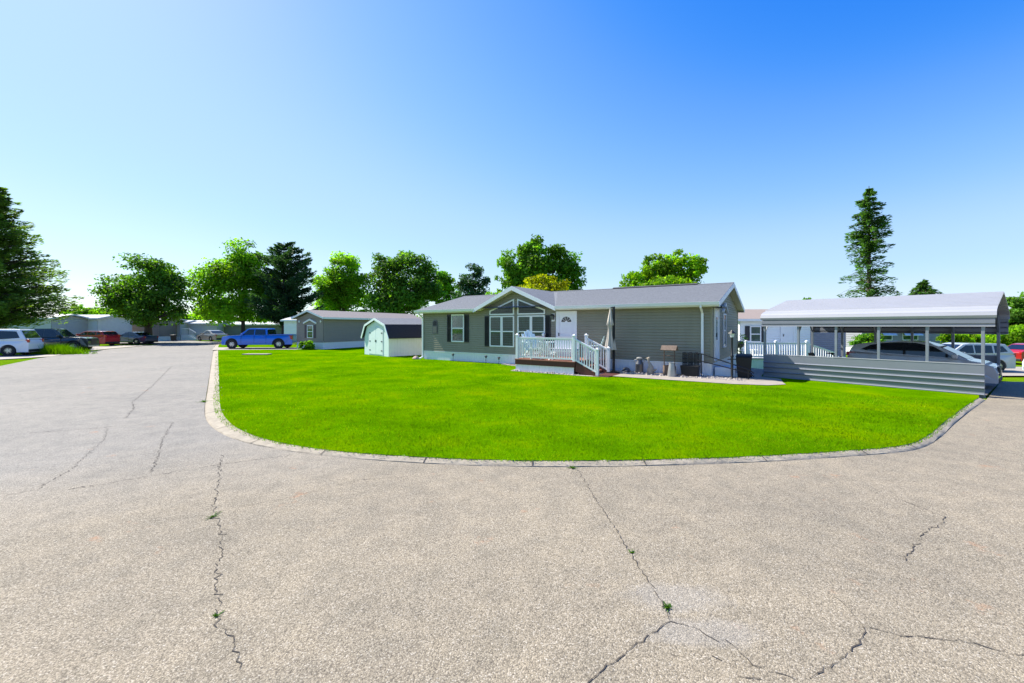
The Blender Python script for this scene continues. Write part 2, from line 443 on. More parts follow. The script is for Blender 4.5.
vc = np.stack([bx + np.cos(lean) * ln, by + np.sin(lean) * ln, zb + hgt], 1)
def tri_mesh(name, verts, per, tint, m):
    me = bpy.data.meshes.new(name); nv = len(verts); nf = nv // per
    me.vertices.add(nv); me.vertices.foreach_set('co', verts.astype(np.float32).ravel())
    me.loops.add(nv); me.loops.foreach_set('vertex_index', np.arange(nv, dtype=np.int32))
    me.polygons.add(nf); me.polygons.foreach_set('loop_start', np.arange(0, nv, per, dtype=np.int32))
    try: me.polygons.foreach_set('loop_total', np.full(nf, per, dtype=np.int32))
    except Exception: pass
    a = me.attributes.new('tint', 'FLOAT_COLOR', 'POINT')
    a.data.foreach_set('color', np.concatenate([np.repeat(tint, per, 0), np.ones((nv, 1))], 1).astype(np.float32).ravel())
    me.update(calc_edges=True); me.validate()
    me.materials.append(m)
    o = bpy.data.objects.new(name, me); COL.objects.link(o); return o
tint = g.uniform(.7, 1.25, (n, 1)) * np.array([[1, 1, 1]]) * (.82 + .36 * patch[:, None])
def vn(fx, fy, p): return np.sin(gp_[:, 0] * fx + p + 1.7 * np.sin(gp_[:, 1] * fy * .7 + p)) * np.sin(gp_[:, 1] * fy + 2.1 * p + 1.3 * np.sin(gp_[:, 0] * fx * .6))
dull = np.clip(.5 + .35 * vn(.9, 1.3, .4) + .3 * vn(2.3, 2.9, 1.9) + .2 * vn(5.1, 6.3, .7), 0, 1)
yel = (g.random(n) < .06 + .55 * dull ** 2.2)[:, None]
tint = tint * (.80 + .40 * np.clip(.5 + .5 * vn(1.6, .45, 2.6), 0, 1))[:, None] * (.72 + .5 * np.clip(.5 + .4 * vn(7.3, 9.1, 1.1) + .35 * vn(15., 17., .2), 0, 1))[:, None]
fleck = (g.random(n) < .012)[:, None]; tint = np.where(fleck, tint * np.array([[1.6, 1.35, 2.0]]) + .25, tint)
tint = np.where(yel, tint * np.array([[1.7, 1.08, 1.5]]), tint)
tag(tri_mesh('grass', np.stack([va, vb, vc], 1).reshape(-1, 3), 3, tint, blade_m), kind='stuff', label='short bright green mown grass of the corner lawn', cat='grass')

# ---------------------------------------------------------------- cracks and weeds in the paving
crk = MB(); cr = random.Random(9)
def crack(pts, w0, w1=None, jit=.02):
    pts = [Vector((*G(*p), 0)) for p in pts]; fine = []
    for a, b in zip(pts, pts[1:]):
        k = max(2, int((b - a).length / .035))
        d = (b - a).normalized(); nn = Vector((-d.y, d.x, 0))
        for j in range(k): fine.append(a + (b - a) * (j / k) + nn * cr.gauss(0, jit * .8))
    fine.append(pts[-1]); w1 = w1 or w0
    for i in range(len(fine) - 1):
        t = i / len(fine)
        if cr.random() < .06: continue
        w = (w0 + (w1 - w0) * t) * cr.uniform(.2, 1.15) * (.72 if w0 < .017 else .48)
        d = (fine[i + 1] - fine[i]).normalized(); nn = Vector((-d.y, d.x, 0)) * w / 2
        a, b = fine[i] - d * .004, fine[i + 1] + d * .004
        z = Vector((0, 0, .004 + .0006 * (i % 3)))
        crk.poly([a - nn + z, b - nn * .8 + z, b + nn * .8 + z, a + nn + z])
crack([(222, 455), (220, 470), (214, 512), (223, 532), (216, 576), (216, 618), (236, 646), (242, 672)], .016, .010)
crack([(-20, 501), (35, 490), (70, 470), (104, 440), (107, 426)], .020, .014)
crack([(60, 491), (140, 478), (220, 464.5), (292, 455)], .028, .016)
crack([(30, 433), (100, 428), (172, 422)], .028, .016)
crack([(152, 472), (163, 440), (173, 422)], .022)
crack([(126, 418), (134, 408), (132, 402), (150, 388), (172, 366)], .026)
crack([(168, 522), (176, 518)], .014)
crack([(578, 470), (596, 500), (617, 531), (642, 571), (660, 598), (669, 620)], .012, .014, .012)
crack([(669, 621), (640, 640), (612, 664), (588, 683)], .010, .013, .010)
crack([(671, 622), (700, 630), (718, 642)], .010, .008, .008)
crack([(726, 640), (742, 653), (752, 665), (768, 670), (794, 679)], .008, .012, .008)
crack([(712, 657), (730, 664)], .010, .006, .006)
crack([(738, 676), (760, 679)], .009, .006, .006)
crack([(812, 680), (832, 664), (848, 654), (861, 641), (864, 628)], .010, .014, .010)
crack([(864, 628), (905, 636), (966, 641), (1000, 652), (1040, 660)], .010, .012, .012)
crack([(864, 628), (846, 606), (832, 594)], .007, .004, .008)
crack([(904, 560), (916, 544), (925, 530), (942, 524), (944, 517), (926, 510), (900, 500)], .013, .010, .014)
crack([(420, 476), (360, 480), (290, 497), (238, 508)], .008, .006, .02)
for i in range(20, len(kerb_path) - 4, 9):
    (x0, y0), (x1, y1) = kerb_path[i], offs(kerb_path, .30 * kerb_w(kerb_path[i][0]))[i]
    d = Vector((x1 - x0, y1 - y0, 0)).normalized(); nn = Vector((-d.y, d.x, 0)) * .007
    for t0, t1, z0, z1 in ((0, .4, .012, .028), (.4, 1.0, .028, .058)):
        a = Vector((x0 + (x1 - x0) * t0, y0 + (y1 - y0) * t0, z0)); b_ = Vector((x0 + (x1 - x0) * t1, y0 + (y1 - y0) * t1, z1))
        crk.poly([a - nn, a + nn, b_ + nn, b_ - nn])
tag(crk.build('road_cracks', M['crack']), kind='structure')

weed_m = foliage('weed_leaf', (.07, .16, .02))
def weed(label, px, py, h, s, nb, seed):
    g = np.random.default_rng(seed); x, y = G(px, py)
    a = g.uniform(0, 6.28, nb); r = np.abs(g.normal(0, s, nb)); hh = g.uniform(.4, 1, nb) * h; w = g.uniform(.006, .014, nb)
    h_ = h; hh *= .7; r *= .7; w *= .6; bx = x + np.cos(a) * r * .4; by = y + np.sin(a) * r * .3
    v = np.stack([np.stack([bx - w, by, np.zeros(nb)], 1), np.stack([bx + w, by, np.zeros(nb)], 1),
                  np.stack([bx + np.cos(a) * r + w * .6, by + np.sin(a) * r, hh], 1), np.stack([bx + np.cos(a) * r - w * .6, by + np.sin(a) * r, hh * .9], 1)], 1).reshape(-1, 3)
    o = tri_mesh('weed', v, 4, g.uniform(.7, 1.3, (nb, 1)) * np.ones((1, 3)), weed_m)
    return tag(o, label, 'weed', 'weeds in the paving cracks')
weed('bright green weed tuft against the kerb at the front of the lawn', 572, 468, .035, .07, 60, 1)
weed('small weed tuft in the long crack just above the pale chalky patch', 668, 608, .03, .03, 40, 2)
weed('tiny weed in the wavy crack on the left near its upper bend', 213, 517, .025, .05, 36, 3)
weed('tiny weed in the wavy crack on the left nearest the camera', 216, 616, .02, .03, 30, 4)
weed('weed patch in the gutter beside the tight left bend of the kerb', 204, 402, .07, .12, 70, 5)
weed('spot of weed part way up the long crack towards the lawn', 632, 553, .02, .025, 26, 6)

# ---------------------------------------------------------------- house
HX, HY, HR = -5.25, 25.2, math.atan2(-.562, .827)
hc, hs = math.cos(HR), math.sin(HR)
def H(x, y, z=0.): return (HX + x * hc - y * hs, HY + x * hs + y * hc, z)
LN, DP, SK, EV, RG = 15.67, 8.0, .55, 2.88, 4.0

def siding(mb, O, d, nrm, L, z0, z1, gable=None, lap=.118):
    """lapped boards; O start (x,y), d along, nrm outward; gable=(s_apex,z_apex,s0,s1) adds a triangle above z1"""
    z = z0
    top = gable[1] if gable else z1
    while z < top - 1e-4:
        zt = min(z + lap, z1 if z < z1 - 1e-4 else top)
        def rng(zz):
            if not gable or zz <= z1 + 1e-6: return (0, L) if zz <= z1 + 1e-6 and z < z1 - 1e-4 else (gable[2], gable[3])
            t = (zz - z1) / (gable[1] - z1); return (gable[2] + (gable[0] - gable[2]) * t, gable[3] + (gable[0] - gable[3]) * t)
        a0, b0 = rng(z if z < z1 - 1e-4 else max(z, z1 + 1e-5)); a1, b1 = rng(zt)
        if z < z1 - 1e-4: a0, b0, a1, b1 = 0, L, 0, L
        def p(s, o, zz): return (O[0] + d[0] * s + nrm[0] * o, O[1] + d[1] * s + nrm[1] * o, zz)
        mb.poly([p(a0, .024, z + .012), p(b0, .024, z + .012), p(b1, .004, zt), p(a1, .004, zt)])
        mb.poly([p(a0, -.004, z), p(b0, -.004, z), p(b0, .024, z + .012), p(a0, .024, z + .012)])
        z = zt
    return mb

def hung_window(parent, x0, x1, z0, z1, y=0., frame_m=None, axis='x', sgn=-1, cols=1, curtain=True):
    """double hung window on a wall; axis 'x': wall runs along x at y; axis 'y': runs along y at x=y"""
    frame_m = frame_m or M['white']
    def B(mb, a0, a1, o0, o1, c0, c1):
        if axis == 'x': mb.box(a0, a1, min(y + sgn * o0, y + sgn * o1), max(y + sgn * o0, y + sgn * o1), c0, c1)
        else: mb.box(min(y + sgn * o0, y + sgn * o1), max(y + sgn * o0, y + sgn * o1), a0, a1, c0, c1)
    w = thing_part('window', parent)
    fr = MB(); t = .065
    B(fr, x0, x0 + t, .0, .05, z0, z1); B(fr, x1 - t, x1, .0, .05, z0, z1)
    B(fr, x0 + t, x1 - t, .0, .05, z0, z0 + t); B(fr, x0 + t, x1 - t, .0, .05, z1 - t, z1)
    zm = (z0 + z1) / 2
    B(fr, x0 + t, x1 - t, .012, .045, zm - .03, zm + .03)
    for c in range(1, cols):
        xm = x0 + (x1 - x0) * c / cols; B(fr, xm - .05, xm + .05, .0, .05, z0 + t, z1 - t)
    fr.build('frame', frame_m, w, bevel=.006)
    gl = MB()
    B(gl, x0 + t, x1 - t, .026, .030, z0 + t, z1 - t)
    gl.build('pane', M['pane'], w)
    bk = MB(); B(bk, x0 + t * .6, x1 - t * .6, .017, .019, z0 + t * .6, z1 - t * .6)
    bk.build('curtain' if curtain else 'backing', M['curtain'] if curtain else M['room'], w)
    return w
def thing_part(name, parent):            # a small carrier mesh-less part
    o = bpy.data.objects.new(name, None); COL.objects.link(o); o.parent = parent; o.empty_display_size = .1; return o

house = thing('manufactured_house', 'long sage green manufactured house with white trim, front gable window and grey shingle roof', 'house', H(0, 0), HR)
# core walls (closed volume) and lapped siding
wl = MB()
siding(wl, (0, 0), (1, 0), (0, -1), LN, SK, EV, (6.61, 3.86, 4.40, 8.82))
siding(wl, (LN, 0), (0, 1), (1, 0), DP, SK, EV, (DP / 2, 3.93, 0, DP))
siding(wl, (0, DP), (0, -1), (-1, 0), DP, SK, EV, (DP / 2, 3.93, 0, DP))
siding(wl, (LN, DP), (-1, 0), (0, 1), LN, SK, EV)
wl.build('wall', M['siding'], house)
for x, y in ((0, 0), (LN, 0), (0, DP), (LN, DP)):
    ct = MB(); ct.box(x - .05 if x else -.028, x + .028 if x else .05, y - .028 if not y else y - .05, y + .05 if not y else y + .028, SK, EV)
    ct.build('corner_trim', M['siding'], house)
sk = MB()
def corr(mb, O, d, nrm, L, z0, z1, step=.15):
    s = 0; pts = []
    while s < L - 1e-6:
        e = min(s + step, L)
        for q, o in ((s, 0), (s + (e - s) * .86, 0), (s + (e - s) * .90, -.012), (s + (e - s) * .96, -.012)): pts.append((q, o))
        s = e
    pts.append((L, 0))
    def p(q, o, z): return (O[0] + d[0] * q + nrm[0] * (o - .005), O[1] + d[1] * q + nrm[1] * (o - .005), z)
    for (q0, o0), (q1, o1) in zip(pts, pts[1:]):
        mb.poly([p(q0, o0, z0), p(q1, o1, z0), p(q1, o1, z1), p(q0, o0, z1)])
corr(sk, (0, 0), (1, 0), (0, -1), LN, -.1, SK); corr(sk, (LN, 0), (0, 1), (1, 0), DP, -.7, SK)
corr(sk, (0, DP), (0, -1), (-1, 0), DP, -.3, SK); corr(sk, (LN, DP), (-1, 0), (0, 1), LN, -.7, SK)
sk.box(-.004, LN + .004, -.022, -.004, SK - .05, SK)
sk.build('skirting', M['skirt'], house)
# roof
OH, OE = .35, .30
sl = (RG - 2.92) / (DP / 2 + OH)
rf = MB()
def zr(y): return 2.92 + (min(y, DP - y) + OH) * sl
fp = [(-OE, -OH), (4.24, -OH), (6.61, 4.30), (8.98, -OH), (LN + OE, -OH), (LN + OE, DP / 2), (-OE, DP / 2)]
rf.prism([(x, y, zr(y)) for x, y in fp], (0, 0, -.05))
rf.prism([(x, y, zr(y)) for x, y in ((-OE, DP / 2), (LN + OE, DP / 2), (LN + OE, DP + OH), (-OE, DP + OH))], (0, 0, -.05))
dsl = (3.99 - 2.94) / 2.37
for sgn in (-1, 1):
    rf.prism([(6.61, -.43, 3.99), (6.61 + sgn * 2.42, -.43, 3.99 - dsl * 2.42), (6.61 + sgn * 2.42, -.28, 3.99 - dsl * 2.42), (6.61, 4.40, 3.99)], (0, 0, -.045))
# shingle courses as thin steps
for k in range(1, 24):
    y = -OH + k * .2
    if y > DP / 2 - .1: break
    w = 2.37 * (1 - max(0, (y + OH)) / (4.30 + OH))
    for a, b in ((-OE, 6.61 - w - .06), (6.61 + w + .06, LN + OE)):
        if b - a > .1: rf.box(a + .004, b - .004, y, y + .19, zr(y) - .02, zr(y) + .008)
rf.prism([(-OE, DP / 2 - .14, RG - .02), (-OE, DP / 2, RG + .02), (-OE, DP / 2 + .14, RG - .02)], (LN + 2 * OE, 0, 0))
roof = rf.build('roof', M['shingle'], house)
MB().prism([(10.2, DP / 2 - .16, RG), (10.2, DP / 2, RG + .065), (10.2, DP / 2 + .16, RG)], (4.2, 0, 0)).build('ridge_vent', mat('dark_ridge_vent', (.05, .05, .052), .9), roof)
for vx, vy in ((3.2, 5.0), (12.6, 5.2)): MB().tube([(vx, vy, zr(vy) - .05), (vx, vy, zr(vy) + .32)], .045, 10).build('vent_pipe', M['white'], roof)
fa = MB()
for a, b in ((-OE, 4.26), (8.96, LN + OE)):
    fa.box(a, b, -OH - .02, -OH, 2.76, 2.87)
fa.box(-OE, LN + OE, DP + OH, DP + OH + .02, 2.76, 2.88)
for x in (-OE - .012, LN + OE - .012):          # rake boards
    for y0, y1 in ((-OH, DP / 2), (DP + OH, DP / 2)):
        fa.hexa([(x, y0, zr(y0) - .20), (x + .024, y0, zr(y0) - .20), (x + .024, y1, RG - .21), (x, y1, RG - .21)],
                [(x, y0, zr(y0) - .012), (x + .024, y0, zr(y0) - .012), (x + .024, y1, RG - .012), (x, y1, RG - .012)])
for sgn in (-1, 1):
    x1 = 6.61 + sgn * 2.46; z1 = 3.99 - dsl * 2.46
    fa.hexa([(6.61, -.455, 3.78), (6.61, -.43, 3.78), (x1, -.43, z1 - .19), (x1, -.455, z1 - .19)],
            [(6.61, -.455, 3.985), (6.61, -.43, 3.985), (x1, -.43, z1 - .005), (x1, -.455, z1 - .005)])
fa.build('fascia', M['white'], roof)
for a, b in ((-OE - .02, 4.20), (9.02, LN + OE + .02)):
    gu = MB(); gu.prism([(a, -OH - .022, 2.775), (a, -OH - .10, 2.80), (a, -OH - .13, 2.915), (a, -OH - .11, 2.915), (a, -OH - .085, 2.82), (a, -OH - .022, 2.80)], (b - a, 0, 0))
    gu.build('gutter', M['white'], roof)
so = MB()
for a, b in ((-OE, 4.26), (8.96, LN + OE)): so.box(a, b, -OH, -.018, 2.735, 2.758)
so.box(-OE, LN + OE, DP + .018, DP + OH, 2.735, 2.758)
for x0, x1 in ((LN + .018, LN + OE - .014), (-OE + .014, -.018)):
    for y0, y1 in ((-OH, DP / 2), (DP + OH, DP / 2)):
        so.hexa([(x0, y0, zr(y0) - .19), (x1, y0, zr(y0) - .19), (x1, y1, RG - .20), (x0, y1, RG - .20)],
                [(x0, y0, zr(y0) - .17), (x1, y0, zr(y0) - .17), (x1, y1, RG - .18), (x0, y1, RG - .18)])
for sgn in (-1, 1):
    x1 = 6.61 + sgn * 2.30; z1 = 3.99 - dsl * 2.30
    so.hexa([(6.61, -.43, 3.80), (6.61, -.02, 3.80), (x1, -.02, z1 - .18), (x1, -.43, z1 - .18)], [(6.61, -.43, 3.82), (6.61, -.02, 3.82), (x1, -.02, z1 - .16), (x1, -.43, z1 - .16)])
so.build('soffit', M['cream'], roof)
for x in (-.02, LN - .35):
    dsp = MB(); x0 = x + .02
    dsp.bar((x0, -OH - .06, 2.80), (x0, -OH - .06, 2.70), .07, .06); dsp.bar((x0, -OH - .06, 2.72), (x0, -.07, 2.50), .07, .06)
    dsp.bar((x0, -.06, 2.52), (x0, -.06, .15), .09, .075, up=(0, 1, 0)); dsp.bar((x0, -.06, .17), (x0, -.42, .06), .09, .07)
    dsp.build('downspout', M['white'], house, bevel=.008)
# windows and shutters
hung_window(house, 2.26, 3.18, 1.11, 2.65, y=-.012)
for x0, x1 in ((4.94, 5.72), (5.72, 6.50), (6.70, 7.50), (7.50, 8.30)): hung_window(house, x0 + .005, x1 - .005, .92, 2.52)
for sgn, cx in ((-1, 6.50), (1, 6.70)):
    xo = 4.94 if sgn < 0 else 8.30
    w = thing_part('gable_window', house)
    zt_i, zt_o, zb = 3.38, 2.80, 2.57
    outer = [(cx, zb), (xo, zb), (xo, zt_o), (cx, zt_i)]
    t = .065
    slp = (zt_i - zt_o) / abs(xo - cx)
    inn = [(cx + sgn * t, zb + t), (xo - sgn * t, zb + t), (xo - sgn * t, zt_o + slp * t - t * 1.1), (cx + sgn * t, zt_i - slp * t - t * 1.1)]
    fr = MB()
    for i in range(4):
        j = (i + 1) % 4
        q = [outer[i], outer[j], inn[j], inn[i]]
        fr.prism([(p[0], -.055, p[1]) for p in q], (0, .055, 0))
    fr.build('frame', M['white'], w)
    MB().prism([(p[0], -.03, p[1]) for p in inn], (0, .004, 0)).build('pane', M['pane'], w)
    MB().prism([(p[0], -.019, p[1]) for p in inn], (0, .002, 0)).build('backing', M['room'], w)
shm = None
def shutter(x0, x1, z0, z1):
    sb = MB(); sb.box(x0, x0 + .05, -.05, -.017, z0, z1); sb.box(x1 - .05, x1, -.05, -.017, z0, z1)
    for zz in (z0, (z0 + z1) / 2 - .03, z1 - .06): sb.box(x0 + .05, x1 - .05, -.047, -.017, zz, zz + .06)
    zz = z0 + .07
    while zz < z1 - .09:
        sb.bar((x0 + .05, -.035, zz), (x1 - .05, -.035, zz), .03, .012, up=(0, -.6, .8)); zz += .045
    sb.box(x0 + .05, x1 - .05, -.024, -.018, z0, z1)
    sb.build('shutter', M['shutter'], house)
shutter(1.93, 2.23, 1.10, 2.64); shutter(3.21, 3.52, 1.10, 2.64)
shutter(4.62, 4.92, .92, 2.52); shutter(8.32, 8.60, .92, 2.52)
# front door with storm door
def door(parent, x0, x1, z0, z1, axis='x', y=0., sgn=-1, fan=True, leaf=None):
    def B(mb, a0, a1, o0, o1, c0, c1):
        q0, q1 = sorted((y + sgn * o0, y + sgn * o1))
        if axis == 'x': mb.box(a0, a1, q0, q1, c0, c1)
        else: mb.box(q0, q1, a0, a1, c0, c1)
    t = .1; fr = MB()
    B(fr, x0, x0 + t, 0, .06, z0, z1); B(fr, x1 - t, x1, 0, .06, z0, z1); B(fr, x0 + t, x1 - t, 0, .06, z1 - t, z1)
    d = thing_part('door', parent)
    fr.build('frame', M['white'], d, bevel=.006)
    lf = MB(); B(lf, x0 + t, x1 - t, .018, .035, z0, z1 - t)
    for a, b in ((.12, .46), (.54, .88)):
        for c, e in ((.06, .30), (.36, .62)):
            w = x1 - x0 - 2 * t; h = z1 - z0 - t
            B(lf, x0 + t + w * a, x0 + t + w * b, .035, .041, z0 + h * c, z0 + h * e)
    lf.build('leaf', leaf or M['white'], d, bevel=.004)
    if fan:
        fb = MB(); cx = (x0 + x1) / 2; cz = z1 - t - .42; rr = .26
        for k in range(5):
            a0 = math.pi * (k / 5 + .015); a1 = math.pi * ((k + 1) / 5 - .015)
            pts = [(cx + .07 * math.cos(a0), cz + .07 * math.sin(a0)), (cx + rr * math.cos(a0), cz + rr * math.sin(a0)), (cx + rr * math.cos((a0 + a1) / 2), cz + rr * math.sin((a0 + a1) / 2)), (cx + rr * math.cos(a1), cz + rr * math.sin(a1)), (cx + .07 * math.cos(a1), cz + .07 * math.sin(a1))]
            fb.prism([(p[0], y + sgn * .037, p[1]) for p in pts], (0, sgn * .004, 0))
        fb.build('fan_light', M['glass'], d)
        stb = MB()
        B(stb, x0 + t, x0 + t + .07, .045, .06, z0, z1 - t); B(stb, x1 - t - .07, x1 - t, .045, .06, z0, z1 - t); B(stb, x0 + t + .07, x1 - t - .07, .045, .06, z0 + (z1 - z0) * .42, z0 + (z1 - z0) * .46)
        B(stb, x0 + t + .07, x1 - t - .07, .045, .06, z1 - t - .07, z1 - t)
        stb.build('storm_door', M['white'], d)
    hb = MB(); B(hb, x0 + t + .05, x0 + t + .08, .06, .10, z0 + .95, z0 + 1.10); hb.build('handle', M['black'], d)
    return d
door(house, 8.90, 9.98, .58, 2.70)
lan = thing_part('wall_lantern', house)
MB().box(8.66, 8.82, -.03, -.017, 2.22, 2.60).build('back_plate', M['white'], lan)
MB().hexa([(8.69, -.16, 2.30), (8.79, -.16, 2.30), (8.79, -.05, 2.30), (8.69, -.05, 2.30)], [(8.66, -.19, 2.48), (8.82, -.19, 2.48), (8.82, -.04, 2.48), (8.66, -.04, 2.48)]).build('lamp_glass', M['pewter'], lan)
MB().lathe([(.12, 2.485), (.09, 2.54), (.02, 2.58)], (8.74, -.115, 0), 8).build('cap', M['black'], lan)
# end wall: side door with small hood, window with pediment
door(house, .32, 1.36, .62, 2.72, axis='y', y=LN + .016, sgn=1, fan=False)
dg = MB(); dg.box(LN + .082, LN + .085, .50, .84, 1.45, 2.35); dg.build('side_door_pane', M['pane'], house)
hd = MB(); hd.hexa([(LN + .03, .15, 2.74), (LN + .34, .15, 2.70), (LN + .34, 1.50, 2.70), (LN + .03, 1.50, 2.74)], [(LN + .03, .15, 3.0), (LN + .34, .15, 2.76), (LN + .34, 1.50, 2.76), (LN + .03, 1.50, 3.0)]); hd.build('door_hood', M['shutter'], house)
hung_window(house, 2.62, 3.42, 1.05, 2.55, y=LN + .014, axis='y', sgn=1)
pe = MB(); pe.prism([(LN + .02, 2.40, 2.66), (LN + .02, 3.02, 3.02), (LN + .02, 3.64, 2.66), (LN + .02, 3.64, 2.58), (LN + .02, 3.02, 2.92), (LN + .02, 2.40, 2.58)], (.09, 0, 0)); pe.build('window_pediment', M['white'], house)

# wall plaque on the left
pq = thing('wall_plaque', 'grey framed plaque with dark top hung on the siding left of the small window', 'plaque', H(.98, -.017, 1.56), HR)
MB().prism([(-.20, 0, 0), (.20, 0, 0), (.20, 0, .66), (.12, 0, .78), (0, 0, .82), (-.12, 0, .78), (-.20, 0, .66)], (0, -.03, 0)).build('board', M['pewter'], pq)
MB().box(-.14, .14, -.045, -.032, .06, .40).build('lower_panel', M['tan'], pq)
MB().prism([(-.14, -.032, .46), (.14, -.032, .46), (.12, -.032, .68), (0, -.032, .75), (-.12, -.032, .68)], (0, -.012, 0)).build('upper_panel', M['shutter'], pq)

# ---------------------------------------------------------------- deck
dk = thing('deck', 'raised redwood deck with white railings and side steps before the front door', 'deck', H(8.2, -2.45), HR)
DW, DD, DZ = 2.85, 2.40, .575
bd = MB(); y = 0
while y < DD - .01:
    bd.box(-.04, DW + (.55 if y > 1.25 else 0), y - .03, min(y + .135, DD) - .03, DZ - .035, DZ); y += .14
bd.build('deck_boards', M['deck'], dk, bevel=.004)
fb = MB(); fb.box(-.02, DW - .005, -.012, .02, DZ - .24, DZ - .037); fb.box(-.02, .01, .022, DD, DZ - .24, DZ - .037); fb.box(DW - .03, DW, .022, 1.22, DZ - .24, DZ - .037)
fb.box(DW + .5, DW + .53, 1.24, DD, DZ - .24, DZ - .037); fb.build('rim_board', M['deckd'], dk)
sb = MB(); corr(sb, (.0, .02), (1, 0), (0, -1), DW - .06, -.05, DZ - .24, .12); corr(sb, (0, DD), (0, -1), (-1, 0), DD - .02, -.05, DZ - .24, .12)
sb.build('deck_skirting', M['skirt'], dk)
st = MB()
for k in range(3):
    z = DZ - .19 * (k + 1) + .0
    st.box(DW + .02 + .30 * k, DW + .02 + .30 * (k + 1) + .03, .06, 1.20, max(z - .035, .02), z)
st.build('stair_tread', M['deck'], dk, bevel=.004)
sg = MB()
for yy in (.03, 1.2):
    sg.prism([(DW + .005, yy, DZ - .04), (DW + .12, yy, DZ - .04), (DW + 1.02, yy, .05), (DW + 1.02, yy, .0), (DW + .6, yy, .0), (DW + .005, yy, .18)], (0, .028, 0))
for k in range(3): sg.box(DW + .03 + .30 * k, DW + .05 + .30 * k, .06, 1.198, max(0, DZ - .19 * (k + 1) - .0), DZ - .19 * k - .037)
sg.build('stringer', M['deckd'], dk)
MB().box(DW + .80, DW + 1.45, -.10, 1.25, .0, .075).build('bottom_step', M['deckd'], dk, bevel=.006)
def post(rail, x, y, z0, h):
    p = MB(); p.box(x - .055, x + .055, y - .055, y + .055, z0, z0 + h)
    p.box(x - .075, x + .075, y - .075, y + .075, z0 + h, z0 + h + .035)
    p.hexa([(x - .06, y - .06, z0 + h + .036), (x + .06, y - .06, z0 + h + .036), (x + .06, y + .06, z0 + h + .036), (x - .06, y + .06, z0 + h + .036)], [(x - .01, y - .01, z0 + h + .085), (x + .01, y - .01, z0 + h + .085), (x + .01, y + .01, z0 + h + .085), (x - .01, y + .01, z0 + h + .085)])
    p.build('post', M['white'], rail, bevel=.006)
def railing(parent, p, q, zp, zq, h=.92, gap=.105, bal0=.09, name='railing'):
    r = thing_part(name, parent); p = Vector((*p, 0)); q = Vector((*q, 0)); L = (q - p).length; d = (q - p) / L
    a = p + d * .057; b = q - d * .057
    za = zp + (zq - zp) * .057 / L; zb = zq - (zq - zp) * .057 / L
    t = MB(); t.bar((a.x, a.y, za + h), (b.x, b.y, zb + h), .075, .05); t.bar((a.x, a.y, za + h - .04), (b.x, b.y, zb + h - .04), .04, .035); t.build('top_rail', M['white'], r)
    t = MB(); t.bar((a.x, a.y, za + bal0), (b.x, b.y, zb + bal0), .045, .06); t.build('bottom_rail', M['white'], r)
    k = int(L / gap); first = None
    for i in range(1, k):
        c = p + d * (L * i / k); zc = zp + (zq - zp) * i / k
        if first is None:
            first = MB().box(-.019, .019, -.019, .019, bal0 + .02, h - .05).build('baluster', M['white'], r); first.location = (c.x, c.y, zc)
        else: same(first, r, (c.x, c.y, zc))
    return r
r1 = railing(dk, (.06, .05), (DW - .06, .05), DZ, DZ); post(r1, .06, .05, DZ, 1.02); post(r1, DW - .06, .05, DZ, 1.02)
r2 = railing(dk, (.06, DD - .06), (.06, .05), DZ, DZ); post(r2, .06, DD - .06, DZ, 1.02)
r3 = railing(dk, (DW - .06, .05), (DW + .93, .05), DZ, .10, name='stair_railing'); post(r3, DW + .93, .05, .075, 1.0)
r4 = railing(dk, (DW - .06, 1.22), (DW + .93, 1.22), DZ, .10, name='stair_railing'); post(r4, DW + .93, 1.22, .075, 1.0); post(r4, DW - .06, 1.22, DZ, 1.02)

# deck furniture
def adirondack(label, lx, ly, z, rz, m, group='adirondack chairs on the deck', sc_=1.):
    p = H(lx, ly, z); c = thing('adirondack_chair', label, 'chair', p, HR + rz, group); c.scale = (sc_,) * 3
    s = MB()
    for k in range(6): s.box(-.26, .26, -.30 + k * .09, -.22 + k * .09, .36 - .025 * k, .38 - .025 * k)
    s.build('seat', m, c)
    b = MB()
    for k in range(5):
        x = -.22 + k * .11; top = 1.0 - .05 * abs(k - 2) ** 1.5
        b.hexa([(x - .048, .20, .24), (x + .048, .20, .24), (x + .048, .22, .24), (x - .048, .22, .24)], [(x - .048, .50, top), (x + .048, .50, top), (x + .048, .52, top), (x - .048, .52, top)])
    b.build('backrest', m, c)
    for sx in (-1, 1):
        MB().box(sx * .34 - .06, sx * .34 + .06, -.36, .38, .56, .58).build('armrest', m, c)
        l = MB(); l.box(sx * .30 - .02, sx * .30 + .02, -.34, -.26, 0, .559); l.build('leg', m, c)
        l = MB(); l.hexa([(sx * .30 - .02, .30, 0), (sx * .30 + .02, .30, 0), (sx * .30 + .02, .38, 0), (sx * .30 - .02, .38, 0)], [(sx * .30 - .02, -.26, .36), (sx * .30 + .02, -.26, .36), (sx * .30 + .02, -.18, .38), (sx * .30 - .02, -.18, .38)]); l.build('leg', m, c)
    return c
adirondack('pale mint slatted chair at the left end of the deck behind the railing', 8.75, -1.75, DZ, R(60), M['mint'], sc_=1.25)
adirondack('pale mint slatted chair beside the house wall above the deck steps', 11.05, -.75, DZ, R(-75), M['mint'])
adirondack('white slatted chair in the middle of the deck facing the big window', 9.55, -1.85, DZ, R(165), M['resin'], sc_=.84)
tb = thing('patio_table', 'small round white patio table on the deck between the chairs', 'table', H(9.15, -1.2, DZ), HR)
MB().lathe([(.0, .68), (.36, .68), (.37, .70), (.36, .72), (0, .72)], n=24).build('table_top', M['resin'], tb)
MB().lathe([(.20, .0), (.18, .03), (.04, .08), (.035, .675)], n=14).build('pedestal', M['resin'], tb)
bn = thing('cushioned_bench', 'white bench with lilac cushion behind the deck railing below the front door', 'bench', H(10.35, -1.95, DZ), HR)
